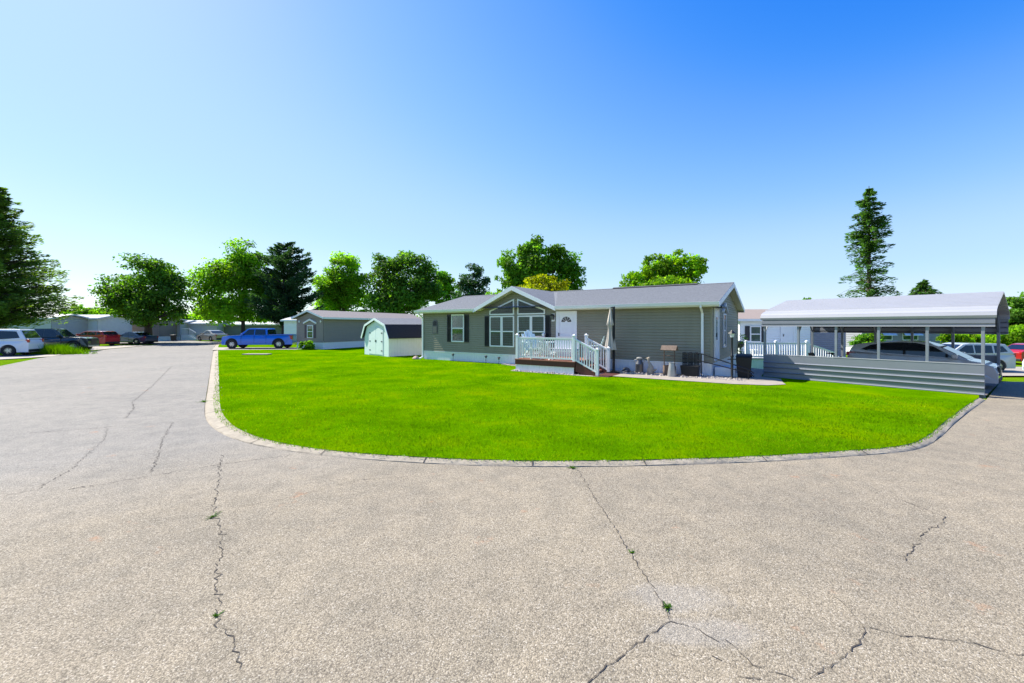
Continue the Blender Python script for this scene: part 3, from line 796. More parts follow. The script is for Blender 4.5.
b = MB(); b.box(-.55, .55, -.22, .22, .36, .40); b.build('seat', M['resin'], bn)
b = MB(); b.box(-.52, .52, -.20, .20, .402, .49); b.build('cushion', M['lilac'], bn, bevel=.02)
b = MB(); b.box(-.55, .55, .19, .23, .40, .80); b.build('backrest', M['resin'], bn)
for sx in (-.5, .5):
    for sy in (-.18, .18): MB().box(sx - .03, sx + .03, sy - .03, sy + .03, 0, .358).build('leg', M['resin'], bn)

# folded patio umbrella
um = thing('patio_umbrella', 'closed taupe cantilever umbrella on a dark post beside the deck steps', 'umbrella', H(12.05, -1.0), HR)
MB().lathe([(.32, .05), (.32, .12), (.05, .15)], n=20).build('base', M['black'], um)
MB().bar((.06, 0, .14), (.06, 0, 2.80), .075, .10).build('pole', M['blackp'], um)
wob = lambda t, z: 1 + .28 * math.sin(7 * t + z) * min(1, (2.8 - z))
MB().lathe([(.20, 1.02), (.19, 1.12), (.13, 1.5), (.09, 1.85), (.10, 2.0), (.14, 2.05), (.11, 2.25), (.05, 2.60), (.03, 2.72)], (-.07, -.02, 0), 40, wob=wob).build('canopy', M['fabric'], um, smooth=True)
MB().bar((.06, 0, 2.76), (-.07, -.02, 2.76), .04, .04).build('arm', M['blackp'], um)

# ---------------------------------------------------------------- beds, path, stones
def hp(*pts): return [H(x, y)[:2] for x, y in pts]
tag(sheet('sidewalk', hp((12.05, -2.2), (16.6, -2.05), (17.6, -1.75), (18.1, -1.2), (18.0, -.6), (17.9, .5), (17.2, .95), (16.4, -.9), (12.1, -1.15)), .072, M['concrete'], cell=.8), kind='structure')
tag(sheet('gravel_bed', hp((8.0, .05), (5.6, .05), (6.4, -.55), (7.6, -.95), (8.1, -2.7), (11.2, -2.72), (12.1, -2.6), (12.12, -1.14), (16.42, -.9), (17.25, .9), (17.2, 6), (15.6, 6), (15.6, .05)), .064, M['gravel'], cell=.8), kind='structure')
pb = MB(); pr = random.Random(21)
for _ in range(1500):
    while True:
        lx, ly = pr.uniform(5.8, 16.9), pr.uniform(-2.7, 0)
        if (lx > 12.2 and -1.1 < ly < -.03) or (6.0 < lx < 8.0 and -.9 < ly < -.03 and ly > -.5 - (lx - 6) * .2) or (8.1 < lx < 11.3 and -2.72 < ly < -2.5): break
    x, y, _z = H(lx, ly); s = pr.uniform(.012, .038) if pr.random() < .93 else pr.uniform(.04, .075)
    a = pr.uniform(0, 3)
    vs = [(x + s * math.cos(a + t) * pr.uniform(.7, 1.2), y + s * math.sin(a + t) * pr.uniform(.7, 1.2), .06) for t in (0, 1.57, 3.14, 4.71)]
    vt = [(x + (q[0] - x) * .6, y + (q[1] - y) * .6, .065 + s * pr.uniform(.5, .9)) for q in vs]
    pb.hexa(vs, vt)
tag(pb.build('pebbles', M['pebble'], smooth=False), 'loose pale pebbles in the bed along the house front', 'pebbles', kind='stuff')
def rock(label, lx, ly, s, m, seed, cat='rock', group=None, name='rock'):
    bm = bmesh.new(); bmesh.ops.create_icosphere(bm, subdivisions=2, radius=1); q = random.Random(seed)
    ph = [q.uniform(0, 6) for _ in range(6)]
    for v in bm.verts:
        k = 1 + .14 * math.sin(3 * v.co.x + ph[0]) + .12 * math.sin(4 * v.co.y + ph[1]) + .1 * math.sin(5 * v.co.z + ph[2]) + q.uniform(-.05, .05)
        v.co = Vector((v.co.x * s[0] * k, v.co.y * s[1] * k, (v.co.z * k + .6) * s[2]))
    me = bpy.data.meshes.new(name); bm.to_mesh(me); bm.free(); me.materials.append(m)
    o = bpy.data.objects.new(name, me); COL.objects.link(o); o.location = H(lx, ly, .05)
    return tag(o, label, cat, group)
rock('pinkish rock on the lawn at the far left corner of the house', -.15, -.45, (.22, .17, .11), M['stained'], 3)
rock('dark rock in the gravel just right of the deck steps', 12.45, -.45, (.20, .16, .12), M['pewter'], 4)
rock('flat grey rock in the gravel between steps and milk can', 12.32, -.85, (.22, .16, .06), M['stone'], 5)

# ---------------------------------------------------------------- garden ornaments
mc = thing('milk_can', 'old pewter milk can in the gravel against the white skirting', 'milk can', H(12.98, -.38, .06), HR)
MB().lathe([(.155, 0), (.16, .02), (.16, .36), (.165, .37), (.155, .40), (.10, .50), (.09, .56)], n=22).build('body', M['pewter'], mc, smooth=True)
MB().lathe([(.10, .562), (.125, .58), (.125, .62), (.07, .65), (.05, .655)], n=22).build('lid', M['zinc'], mc, smooth=True)
for sx in (-1, 1): MB().tube([(sx * .13, 0, .44), (sx * .20, 0, .47), (sx * .20, 0, .54), (sx * .11, 0, .55)], .012, 6).build('handle', M['zinc'], mc)
gs = thing('garden_statue', 'slender weathered stone goose statue in the gravel right of the milk can', 'statue', H(13.52, -.72, .06), HR)
MB().tube([(.02, 0, 0), (.0, 0, .06), (.01, 0, .18), (.03, 0, .30), (.0, 0, .40), (-.05, 0, .50), (-.07, 0, .58), (-.06, 0, .645), (-.03, 0, .685), (-.03, 0, .70)], [.11, .125, .135, .11, .065, .042, .036, .05, .042, .01], 14).build('body', M['stone'], gs, smooth=True)
MB().tube([(-.09, 0, .655), (-.16, 0, .635), (-.18, 0, .63)], [.025, .014, .004], 8).build('beak', M['stone'], gs, smooth=True)
MB().tube([(.08, 0, .16), (.20, 0, .20), (.26, 0, .24)], [.07, .045, .01], 8).build('tail', M['stone'], gs, smooth=True)
ww = thing('wishing_well', 'weathered wooden wishing well planter with little shingled roof by the house wall', 'wishing well', H(14.22, -.55, .06), HR); ww.scale = (.70, .74, .96)
wb = MB()
for k in range(16):
    a = 2 * math.pi * k / 16; c, s_ = math.cos(a), math.sin(a); w = .068
    wb.hexa([(c * .30 - s_ * w * .94, s_ * .30 + c * w * .94, 0), (c * .34 - s_ * w, s_ * .34 + c * w, 0), (c * .34 + s_ * w, s_ * .34 - c * w, 0), (c * .30 + s_ * w * .94, s_ * .30 - c * w * .94, 0)],
            [(c * .30 - s_ * w * .94, s_ * .30 + c * w * .94, .40), (c * .34 - s_ * w, s_ * .34 + c * w, .40), (c * .34 + s_ * w, s_ * .34 - c * w, .40), (c * .30 + s_ * w * .94, s_ * .30 - c * w * .94, .40)])
wb.build('tub', M['wood'], ww)
MB().lathe([(.295, .30), (.295, .34)], n=16).build('soil', M['mulch'], ww)
for sx in (-1, 1): MB().box(sx * .28 - .025, sx * .28 + .025, -.03, .03, .34, 1.10).build('post', M['wood'], ww)
MB().tube([(-.34, 0, .80), (.34, 0, .80)], .022, 8).build('crank', M['wood'], ww)
rw = MB()
for sy in (-1, 1): rw.hexa([(-.42, sy * .27, 1.02), (.42, sy * .27, 1.02), (.42, sy * .01, 1.20), (-.42, sy * .01, 1.20)], [(-.42, sy * .28, 1.04), (.42, sy * .28, 1.04), (.42, sy * .01, 1.225), (-.42, sy * .01, 1.225)])
rw.build('little_roof', M['wood'], ww)
bk = thing('zinc_bucket', 'tall narrow zinc churn standing before the wishing well', 'bucket', H(14.42, -1.0, .06), HR)
MB().lathe([(.16, 0), (.165, .02), (.095, .52), (.105, .53), (.105, .545), (.085, .545), (.08, .50)], n=20).build('body', M['zinc'], bk, smooth=True)
MB().tube([(.10, 0, .42), (.17, 0, .40), (.17, 0, .28), (.13, 0, .26)], .012, 6).build('handle', M['zinc'], bk)
pt = thing('trellis_planter', 'black planter box with three panel trellis against the skirting near the corner downspout', 'planter', H(14.98, -.50, .06), HR)
MB().hexa([(-.28, -.17, 0), (.28, -.17, 0), (.28, .17, 0), (-.28, .17, 0)], [(-.32, -.20, .38), (.32, -.20, .38), (.32, .20, .38), (-.32, .20, .38)]).build('box', M['blackp'], pt, bevel=.012)
MB().box(-.33, .33, -.21, .21, .382, .42).build('rim', M['blackp'], pt, bevel=.01)
for k in range(3):
    x = -.21 + k * .21; tr = MB()
    for q in (-.075, -.025, .025, .075): tr.box(x + q - .016, x + q + .016, .10, .13, .42, .95 - abs(q) * .5)
    for zz in (.50, .66, .82): tr.box(x - .09, x + .09, .085, .10, zz, zz + .03)
    tr.build('trellis', M['blackp'], pt)
# handrail of side steps
hr = thing('handrail', 'black pipe handrail running down beside the steps at the house end', 'handrail', H(LN - .45, -.42), HR)
for z0, z1 in ((.94, .42), (.66, .30)):
    MB().tube([(-.05, 0, z0 + .02), (.15, 0, z0), (1.75, 0, z1), (1.9, 0, z1 - .12)], .02, 8).build('rail', M['black'], hr, smooth=True)
for x, z in ((.15, .94), (1.72, .43)): MB().tube([(x, 0, .02), (x, 0, z)], .02, 8).build('post', M['black'], hr, smooth=True)
stp = thing('side_steps', 'white concrete steps below the side door on the house end', 'steps', H(LN + .02, .30), HR)
MB().box(.03, .75, 0, 1.1, -.1, .40).build('upper_step', M['skirt'], stp, bevel=.01)
MB().box(.76, 1.06, 0, 1.1, -.1, .21).build('lower_step', M['skirt'], stp, bevel=.01)
# lamp post
lx, ly = G(732, 380.5); lp = thing('lamp_post', 'black garden lamp post with lantern at the end of the house', 'lamp post', (lx, ly, 0))
MB().lathe([(.10, 0), (.10, .06), (.06, .10), (.042, .16), (.042, .86), (.06, .87), (.06, .92), (.036, .95), (.032, 1.56), (.05, 1.58)], n=14).build('post', M['black'], lp, smooth=True)
MB().tube([(-.16, 0, .78), (.16, 0, .78)], .02, 6).build('ladder_bar', M['black'], lp)
MB().lathe([(.06, 1.585), (.10, 1.72), (.085, 1.725)], n=6).build('lantern_glass', M['clearlamp'], lp)
MB().lathe([(.15, 1.728), (.13, 1.75), (.05, 1.82), (.012, 1.86)], n=6).build('lantern_cap', M['black'], lp)
# wheeled bin
def bin_(name, label, loc, rz, s, m, group=None):
    b = thing(name, label, 'bin', loc, rz, group); 
    MB().hexa([(-.24 * s, -.26 * s, .05 * s), (.24 * s, -.26 * s, .05 * s), (.24 * s, .24 * s, .05 * s), (-.24 * s, .24 * s, .05 * s)], [(-.31 * s, -.34 * s, .94 * s), (.31 * s, -.34 * s, .94 * s), (.31 * s, .34 * s, .94 * s), (-.31 * s, .34 * s, .94 * s)]).build('body', m, b, bevel=.02)
    MB().hexa([(-.33 * s, -.36 * s, .945 * s), (.33 * s, -.36 * s, .945 * s), (.33 * s, .38 * s, .945 * s), (-.33 * s, .38 * s, .945 * s)], [(-.29 * s, -.30 * s, 1.02 * s), (.29 * s, -.30 * s, 1.02 * s), (.29 * s, .34 * s, 1.06 * s), (-.29 * s, .34 * s, 1.06 * s)]).build('lid', m, b, bevel=.015)
    for sx in (-1, 1): MB().lathe([(.11 * s, -.03 * s), (.11 * s, .03 * s)], (sx * .27 * s, .26 * s, .112 * s), 16, axis='x').build('wheel', M['rubber'], b)
    return b
bx_, by_ = A(744, 16.0)
bin_('wheeled_bin', 'black wheeled rubbish bin between the lamp post and the carport', (bx_, by_, .03), R(-30), .86, M['blackp'])
# solar path lights
def path_light(label, lx, ly):
    o = thing('path_light', label, 'path light', H(lx, ly, .05), HR, 'solar path lights along the house front')
    MB().tube([(0, 0, 0), (0, 0, .30)], .012, 6).build('stake', M['black'], o)
    MB().lathe([(.03, .30), (.05, .31), (.05, .38)], n=10).build('lens', M['pewter'], o)
    MB().lathe([(.085, .382), (.075, .41), (.02, .44)], n=12).build('cap', M['black'], o)
path_light('black solar path light in the grass below the small shuttered window', 2.75, -.45)
path_light('black solar path light in the grass left of the big gable window', 5.1, -.55)
path_light('black solar path light at the tip of the gravel left of the deck', 6.25, -1.0)

# ---------------------------------------------------------------- carport
cpt = thing('carport', 'silver metal carport with ribbed roof, tube posts and low side panels', 'carport', (CPO.x, CPO.y, 0), math.atan2(CPX.y, CPX.x))
CL, CW = 5.67, 5.2
def ribbed(base, step=.30, h=.022, w=.035, first=.12):
    """insert small raised ribs along a 2-D polyline"""
    out = []; dist = 0; nxt = first
    for a, b in zip(base, base[1:]):
        L = math.hypot(b[0] - a[0], b[1] - a[1]); d = ((b[0] - a[0]) / L, (b[1] - a[1]) / L); nn = (-d[1], d[0])
        out.append(a)
        while nxt + 2 * w < dist + L:
            s = nxt - dist
            if s > 0:
                for q, o in ((s, 0), (s + w * .5, h), (s + w * 1.5, h), (s + 2 * w, 0)): out.append((a[0] + d[0] * q + nn[0] * o, a[1] + d[1] * q + nn[1] * o))
            nxt += step
        dist += L
    out.append(base[-1]); return out
front = [(-.085, 2.235), (-.105, 2.30), (-.075, 2.40), (.03, 2.475), (.25, 2.54)]
prof = front + ribbed([(.25, 2.54), (CW / 2, 3.06)], .235, h=.045, w=.045, first=.1)[1:]
prof += ribbed([(CW / 2, 3.06), (CW - .25, 2.54)], .235, first=.1)[1:] + [(CW - .03, 2.475), (CW + .075, 2.40), (CW + .105, 2.30), (CW + .085, 2.235)]
x0, x1 = -.12, CL + .26
rm = MB()
for (a, b) in zip(prof, prof[1:]): rm.poly([(x0, a[0], a[1]), (x1, a[0], a[1]), (x1, b[0], b[1]), (x0, b[0], b[1])])
ro = rm.build('roof', M['roofm'], cpt, solid=.012)
tr = MB()
for a, b in (((-.055, 2.0), (-.055, 2.06)), ((-.055, 2.06), (-.075, 2.08)), ((-.075, 2.08), (-.075, 2.17)), ((-.075, 2.17), (-.055, 2.19)), ((-.055, 2.19), (-.055, 2.25))):
    tr.poly([(x0 + .03, a[0], a[1]), (x1 - .03, a[0], a[1]), (x1 - .03, b[0], b[1]), (x0 + .03, b[0], b[1])])
tr.build('eave_panel', M['panel'], cpt, solid=.01)
MB().box(x0 + .03, x1 - .03, -.08, -.045, 1.985, 2.012).build('eave_trim', M['roofm'], cpt)
def wall_panel(name, y, z0, z1, out, xa, xb, pitch=.182):
    pts = [(z0, 0)]; z = z0 + .03
    while z + pitch < z1 + .02:
        pts += [(z, 0), (z + .022, .040), (z + .030, .040), (z + .058, 0)]; z += pitch
    pts.append((z1, 0)); m_ = MB()
    for a, b in zip(pts, pts[1:]): m_.poly([(xa, y + out * a[1], a[0]), (xb, y + out * a[1], a[0]), (xb, y + out * b[1], b[0]), (xa, y + out * b[1], b[0])])
    o = m_.build(name, M['panel'], cpt, solid=.006)
    t = MB().box(xa, xb, y - .012 if out < 0 else y - .03, y + .03 if out < 0 else y + .012, z1 + .004, z1 + .03).build('panel_trim', M['roofm'], o)
    return o
wall_panel('side_panel', -.05, .01, .90, -1, -.03, CL + .03)
wall_panel('side_panel', CW + .05, -.3, .92, 1, 3.2, CL + .03)
wall_panel('back_eave_panel', CW + .06, 1.70, 2.26, 1, x0 + .03, x1 - .03)
ps = [CL * k / 5 for k in range(6)]
for k, x in enumerate(ps):
    MB().box(x - .035, x + .035, -.036, .034, 0, 2.24).build('post', M['galvd'], cpt, bevel=.006)
    MB().box(x - .04, x + .04, CW - .05, CW + .035, -.5, 2.24).build('post', M['galvd'], cpt, bevel=.006)
    bow = [(x, .0, 2.22), (x, .02, 2.40), (x, .25, 2.49), (x, CW / 2, 3.0), (x, CW - .25, 2.49), (x, CW - .02, 2.40), (x, CW, 2.22)]
    rr = MB()
    for a, b in zip(bow, bow[1:]): rr.bar(a, b, .055, .055)
    rr.build('rafter', M['galvd'], cpt)
    for yy, s_ in ((.02, 1), (CW - .02, -1)):
        MB().bar((x + .001, yy, 1.75), (x + .001, yy + s_ * .75, 2.56), .04, .04).build('brace', M['galvd'], cpt)
MB().box(-.05, CL + .05, -.036, .05, -.06, .012).build('base_rail', M['galvd'], cpt)
MB().box(-.05, CL + .05, CW - .045, CW + .03, -.06, .012).build('base_rail', M['galvd'], cpt)

# ---------------------------------------------------------------- vehicles
def vehicle(name, label, cat, loc, rz, L, W, top, gh, wins, paint_m, axles, wr, clear=.24, roofw=.80, lamps=True, lampz=.72, tailz=.85, group=None, trim=None, bed=None, spokes=5, tailh=.12, waist=None, seams=()):
    """top: (x,z) from front bumper bottom to rear bumper bottom; gh: greenhouse side outline front base -> rear base"""
    v = thing(name, label, cat, loc, rz, group); hw = W / 2; ra = wr * 1.13
    bot = [(top[-1][0], clear)]
    for ax in sorted(axles):
        cut = math.acos(min(1, max(-1, (clear - wr) / ra)))      # angle from +z where the arch meets the sill
        for k in range(11):
            t = -cut + 2 * cut * k / 10
            bot.append((ax + ra * math.sin(t), wr + ra * math.cos(t)))
    bot.append((top[0][0], clear))
    ol = bot + list(top)
    def half(x, z):
        e = min(1, abs(x) / (L / 2)); w = hw * (1 - .13 * e ** 5)
        return w * (1 - .10 * max(0, z - .62) ** 1.2 - .07 * max(0, .45 - z))
    b = MB(); n = len(ol)
    lft = [(x, half(x, z), z) for x, z in ol]; rgt = [(x, -half(x, z), z) for x, z in ol]
    b.add(lft + rgt, [list(range(n)), [n + i for i in range(n)][::-1]] + [(i, n + i, n + (i + 1) % n, (i + 1) % n) for i in range(n)])
    zt = max(z for x, z in gh); zb = min(z for x, z in gh)
    def gw(x, z):
        t = (z - zb) / (zt - zb); return half(0, zb) * (.965 + (roofw - .965) * t)
    g_ = [(x, gw(x, z), z) for x, z in gh]; g2 = [(x, -gw(x, z), z) for x, z in gh]; k = len(gh)
    b.add(g_ + g2, [list(range(k)), [k + i for i in range(k)][::-1]] + [(i, k + i, k + (i + 1) % k, (i + 1) % k) for i in range(k)])
    body = b.build('body', paint_m, v, bevel=.025)
    xs_ = [x for x, z in ol]; dkb = MB(); dkb.box(min(xs_) + .25, max(xs_) - .25, -hw + .16, hw - .16, clear + .02, zb - .22); dkb.build('underbody', M['black'], v)
    for poly in wins:
        for s_ in (1, -1):
            MB().prism([(x, s_ * (gw(x, z) + .004), z) for x, z in poly], (0, s_ * .006, 0)).build('side_window', M['carglass'], v)
    def screen(nm, p, q, ins):
        a, c = Vector((p[0], 0, p[1])), Vector((q[0], 0, q[1])); d = (c - a); nn = Vector((-d.z, 0, d.x)).normalized()
        if nn.z < 0: nn = -nn
        A0, A1 = a + d * ins, a + d * (1 - ins * .6)
        pts = []
        for P_, s_ in ((A0, 1), (A0, -1), (A1, -1), (A1, 1)):
            pts.append(P_ + Vector((0, s_ * (gw(P_.x, P_.z) - .07), 0)) + nn * .006)
        MB().prism(pts, nn * .006).build(nm, M['carglass'], v)
    screen('windscreen', gh[0], gh[1], .08); screen('rear_window', gh[-1], gh[-2], .14)
    rim0 = None
    for ax in axles:
        for s_ in (1, -1):
            w = thing_part('wheel', v); w.location = (ax, s_ * (hw - .115), wr)
            t = MB().lathe([(wr * .62, -.10), (wr * .93, -.11), (wr, -.085), (wr, .085), (wr * .93, .11), (wr * .62, .10)], n=28, axis='y'); t.build('tyre', M['rubber'], w, smooth=True)
            r = MB(); r.lathe([(wr * .52, s_ * .02), (wr * .64, s_ * .07), (wr * .64, s_ * .095), (wr * .58, s_ * .10)], n=24, axis='y')
            for q in range(spokes):
                a = 2 * math.pi * q / spokes
                r.bar((0, s_ * .095, 0), (wr * .60 * math.cos(a), s_ * .088, wr * .60 * math.sin(a)), wr * .20, .02, up=(0, 1, 0))
            r.lathe([(wr * .16, s_ * .09), (wr * .14, s_ * .108)], n=12, axis='y')
            r.build('rim', M['rim'], w)
            MB().lathe([(wr * .50, -s_ * .03), (wr * .50, -s_ * .02)], n=16, axis='y').build('brake_disc', M['black'], w)
    xf = max(x for x, z in top); xr = min(x for x, z in top)
    for s_ in (1, -1):
        yy = s_ * (half(xf, lampz) - .16)
        MB().hexa([(xf - .22, yy - .15, lampz - .07), (xf - .03, yy - .15, lampz - .08), (xf - .10, yy + .15 if s_ > 0 else yy + .15, lampz - .06), (xf - .32, yy + .15, lampz - .06)] if s_ > 0 else
                  [(xf - .32, yy - .15, lampz - .06), (xf - .10, yy - .15, lampz - .06), (xf - .03, yy + .15, lampz - .08), (xf - .22, yy + .15, lampz - .07)],
                  [(xf - .22, yy - .15, lampz + .05), (xf - .06, yy - .15, lampz + .05), (xf - .12, yy + .17, lampz + .08), (xf - .32, yy + .17, lampz + .08)] if s_ > 0 else
                  [(xf - .32, yy - .17, lampz + .08), (xf - .12, yy - .17, lampz + .08), (xf - .06, yy + .15, lampz + .05), (xf - .22, yy + .15, lampz + .05)]).build('headlight', M['clearlamp'], v)
        ht = half(xr, tailz)
        MB().box(xr - .012, xr + .26, s_ * ht - .12 if s_ > 0 else s_ * ht - .018, s_ * ht + .018 if s_ > 0 else s_ * ht + .12, tailz - tailh, tailz + tailh).build('taillight', M['redlamp'], v, bevel=.015)
        xm = gh[0][0] - .32; zm = zb + .10; ym = s_ * (gw(xm, zm) + .02)
        MB().box(xm - .06, xm + .08, min(ym, ym + s_ * .20), max(ym, ym + s_ * .20), zm - .06, zm + .09).build('mirror', paint_m, v, bevel=.03)
    for ax in axles:
        for s_ in (1, -1):
            fl = MB()
            for k in range(12):
                t0, t1 = [-1.75 + 3.5 * q / 12 for q in (k, k + 1)]
                pts = [(ax + rr_ * math.sin(t), wr + rr_ * math.cos(t)) for rr_, t in ((ra, t0), (ra, t1), (ra + .055, t1), (ra + .055, t0))]
                fl.prism([(x, s_ * (half(x, z) - .02), z) for x, z in pts], (0, s_ * .035, 0))
            fl.build('wheel_arch', M['black'] if trim else paint_m, v)
    for xd in seams:
        for s_ in (1, -1):
            sm = MB(); pz = [clear + .12, (clear + zb) / 2, zb - .02]
            for z0, z1 in zip(pz, pz[1:]): sm.hexa([(xd - .009, s_ * (half(xd, z0) - .01), z0), (xd + .009, s_ * (half(xd, z0) - .01), z0), (xd + .009, s_ * (half(xd, z0) + .003), z0), (xd - .009, s_ * (half(xd, z0) + .003), z0)],
                                                   [(xd - .009, s_ * (half(xd, z1) - .01), z1), (xd + .009, s_ * (half(xd, z1) - .01), z1), (xd + .009, s_ * (half(xd, z1) + .003), z1), (xd - .009, s_ * (half(xd, z1) + .003), z1)])
            sm.build('door_seam', M['black'], v)
    bmf = MB(); bmf.box(xf - .16, xf + .015, -hw * .80, hw * .80, clear + .02, clear + .17); bmf.build('front_bumper', trim or M['blackp'], v, bevel=.03)
    bmr = MB(); bmr.box(xr - .02, xr + .14, -hw * .82, hw * .82, clear + .02, clear + .19); bmr.build('rear_bumper', trim or M['blackp'], v, bevel=.03)
    gr_ = MB(); gr_.box(xf - .10, xf + .008, -hw * .42, hw * .42, clear + .22, lampz + .02); gr_.build('grille', M['black'], v)
    for s_ in (1, -1):
        for xh in waist or ():
            zz = zb - .12; yy = s_ * (half(xh, zz) + .004)
            MB().box(xh - .09, xh + .09, min(yy, yy + s_ * .025), max(yy, yy + s_ * .025), zz - .018, zz + .018).build('door_handle', paint_m, v)
    return v

def suv(name, label, loc, rz, pm, L=4.7, W=1.84, Hh=1.72, group=None, **kw):
    h = L / 2
    top = [(h, .30), (h - .02, .62), (h - .10, .90), (h - .35, 1.00), (h - 1.05, 1.06), (-h + .25, 1.10), (-h + .05, 1.02), (-h, .80), (-h + .02, .30)]
    gh = [(h - 1.00, 1.05), (h - 1.75, Hh - .06), (h - 2.1, Hh), (-h + .75, Hh - .01), (-h + .45, Hh - .05), (-h + .10, 1.08)]
    wins = [[(h - 1.28, 1.10), (h - 1.88, Hh - .12), (h - 2.22, Hh - .11), (h - 2.22, 1.10)], [(h - 2.30, 1.10), (h - 2.30, Hh - .11), (h - 3.15, Hh - .12), (h - 3.15, 1.11)], [(h - 3.25, 1.12), (h - 3.25, Hh - .12), (-h + .62, Hh - .16), (-h + .42, 1.20)]]
    return vehicle(name, label, 'suv', loc, rz, L, W, top, gh, wins, pm, (h - .90, -h + .95), .36, waist=(h - 2.05, h - 3.0), seams=(h - 1.35, h - 2.26, h - 3.18), tailz=1.0, tailh=.11, group=group, **kw)
def sedan(name, label, loc, rz, pm, L=4.6, W=1.78, Hh=1.43, group=None, **kw):
    h = L / 2
    top = [(h, .26), (h - .01, .52), (h - .14, .72), (h - 1.2, .90), (-h + .85, .95), (-h + .15, .93), (-h, .80), (-h + .02, .26)]
    gh = [(h - 1.15, .88), (h - 1.95, Hh - .06), (h - 2.25, Hh), (-h + 1.75, Hh - .01), (-h + 1.40, Hh - .07), (-h + .60, .93)]
    wins = [[(h - 1.50, .94), (h - 2.05, Hh - .11), (h - 2.45, Hh - .09), (h - 2.45, .94)], [(h - 2.53, .94), (h - 2.53, Hh - .09), (-h + 1.55, Hh - .12), (-h + 1.05, .97)]]
    return vehicle(name, label, 'sedan', loc, rz, L, W, top, gh, wins, pm, (h - .92, -h + .98), .32, clear=.20, lampz=.62, tailz=.78, tailh=.08, waist=(h - 2.3, h - 3.1), seams=(h - 1.5, h - 2.5, h - 3.4), group=group, **kw)
def pickup(name, label, loc, rz, pm, L=5.9, W=1.98, Hh=1.74, group=None, **kw):
    h = L / 2
    top = [(h, .36), (h, .80), (h - .06, 1.02), (h - .45, 1.10), (h - 1.40, 1.15), (-h + .02, 1.15), (-h, 1.10), (-h, .40)]
    gh = [(h - 1.42, 1.13), (h - 2.06, Hh - .06), (h - 2.30, Hh), (h - 3.50, Hh - .01), (h - 3.64, Hh - .07), (h - 3.72, 1.13)]
    wins = [[(h - 1.72, 1.18), (h - 2.16, Hh - .11), (h - 2.62, Hh - .09), (h - 2.62, 1.18)], [(h - 2.70, 1.18), (h - 2.70, Hh - .09), (h - 3.50, Hh - .11), (h - 3.57, 1.18)]]
    v = vehicle(name, label, 'pickup', loc, rz, L, W, top, gh, wins, pm, (h - .86, -h + 1.08), .40, clear=.34, lampz=.95, tailz=.95, tailh=.17, trim=M['chrome'], waist=(h - 2.5, h - 3.4), seams=(h - 1.62, h - 2.66, h - 3.62), group=group, **kw)
    bdp = MB(); hw = W / 2
    bdp.box(-h + .10, -h + 1.80, -hw + .16, hw - .16, 1.152, 1.158); bdp.build('bed_liner', M['black'], v)
    rl = MB()
    for s_ in (-1, 1): rl.box(-h + .03, -h + 1.86, s_ * (hw - .115) - .05, s_ * (hw - .115) + .05, 1.152, 1.21)
    rl.box(-h, -h + .07, -hw + .17, hw - .17, 1.152, 1.20); rl.box(-h + 1.86, -h + 1.92, -hw + .17, hw - .17, 1.152, 1.20)
    rl.build('bed_rail', pm, v)
    return v
P_white = paint('white_car_paint', (.72, .74, .76)); P_blue = paint('blue_truck_paint', (.004, .125, .58)); P_red = paint('red_car_paint', (.36, .010, .016))
P_navy = paint('navy_car_paint', (.015, .035, .085)); P_dark = paint('dark_green_black_paint', (.012, .018, .016)); P_silver = paint('champagne_car_paint', (.38, .34, .31), metal=.4)
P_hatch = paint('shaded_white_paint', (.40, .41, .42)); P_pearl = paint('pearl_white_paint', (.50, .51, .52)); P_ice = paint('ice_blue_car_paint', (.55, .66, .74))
def heading(dx, dy): return math.atan2(dy, dx)
GR = 'cars parked along the left side of the street'
x, y = A(8, 28.7); suv('suv', 'white suv with red tail light parked at the left edge of the photo', (x - .9, y - .3, 0), heading(-.93, -.37), P_white, group=GR, Hh=1.80)
x, y = A(54, 33.3); pickup('pickup', 'dark pickup with boxy cab parked behind the clump of tall grass', (x, y, 0), heading(.94, .34), P_dark, L=4.9, W=1.8, Hh=1.80, group=GR)
x, y = A(94, 42.8); suv('suv', 'dark red suv parked on the grass beside the white mobile home', (x, y, 0), heading(-.995, .10), P_red, L=4.2, Hh=1.50, W=1.7, group=GR)
x, y = A(134, 47.3); sedan('sedan', 'dark blue sedan parked under the big round tree', (x, y, 0), heading(-.99, .1), P_navy, L=4.4, Hh=1.36, group=GR)
x, y = A(212, 56.5); sedan('sedan', 'champagne sedan parked far down the street before the grey mobile homes', (x, y, .03), heading(-.92, .4), P_silver, L=4.2, group=GR)
x, y = A(259.5, 36.6); pickup('pickup', 'bright blue crew cab pickup parked across its drive at the end of the lawn', (x, y + .35, .07), heading(-.995, -.10), P_blue, L=5.7, Hh=1.74, spokes=6)

# hatchback inside the carport
c0 = Vector(cp(3.98, 2.55)); hL = 3.75; h = hL / 2
top = [(h, .28), (h + .0, .52), (h - .08, .70), (h - .30, .82), (h - .85, .92), (-h + .25, 1.0), (-h + .05, .98), (-h, .72), (-h + .03, .28)]
gh = [(h - .60, .88), (h - 1.30, 1.30), (h - 1.70, 1.43), (h - 2.2, 1.455), (-h + .55, 1.36), (-h + .22, 1.28), (-h + .08, 1.02)]
wins = [[(h - .92, .94), (h - 1.42, 1.29), (h - 1.85, 1.395), (h - 2.3, 1.405), (h - 2.75, 1.36), (-h + .70, 1.29), (-h + .42, 1.12), (h - 2.65, 1.02)]]
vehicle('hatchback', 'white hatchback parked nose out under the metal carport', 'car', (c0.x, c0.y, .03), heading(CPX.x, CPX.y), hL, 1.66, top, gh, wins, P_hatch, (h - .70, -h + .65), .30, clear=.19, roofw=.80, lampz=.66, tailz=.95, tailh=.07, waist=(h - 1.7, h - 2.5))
GRR = 'vehicles parked beyond the carport'
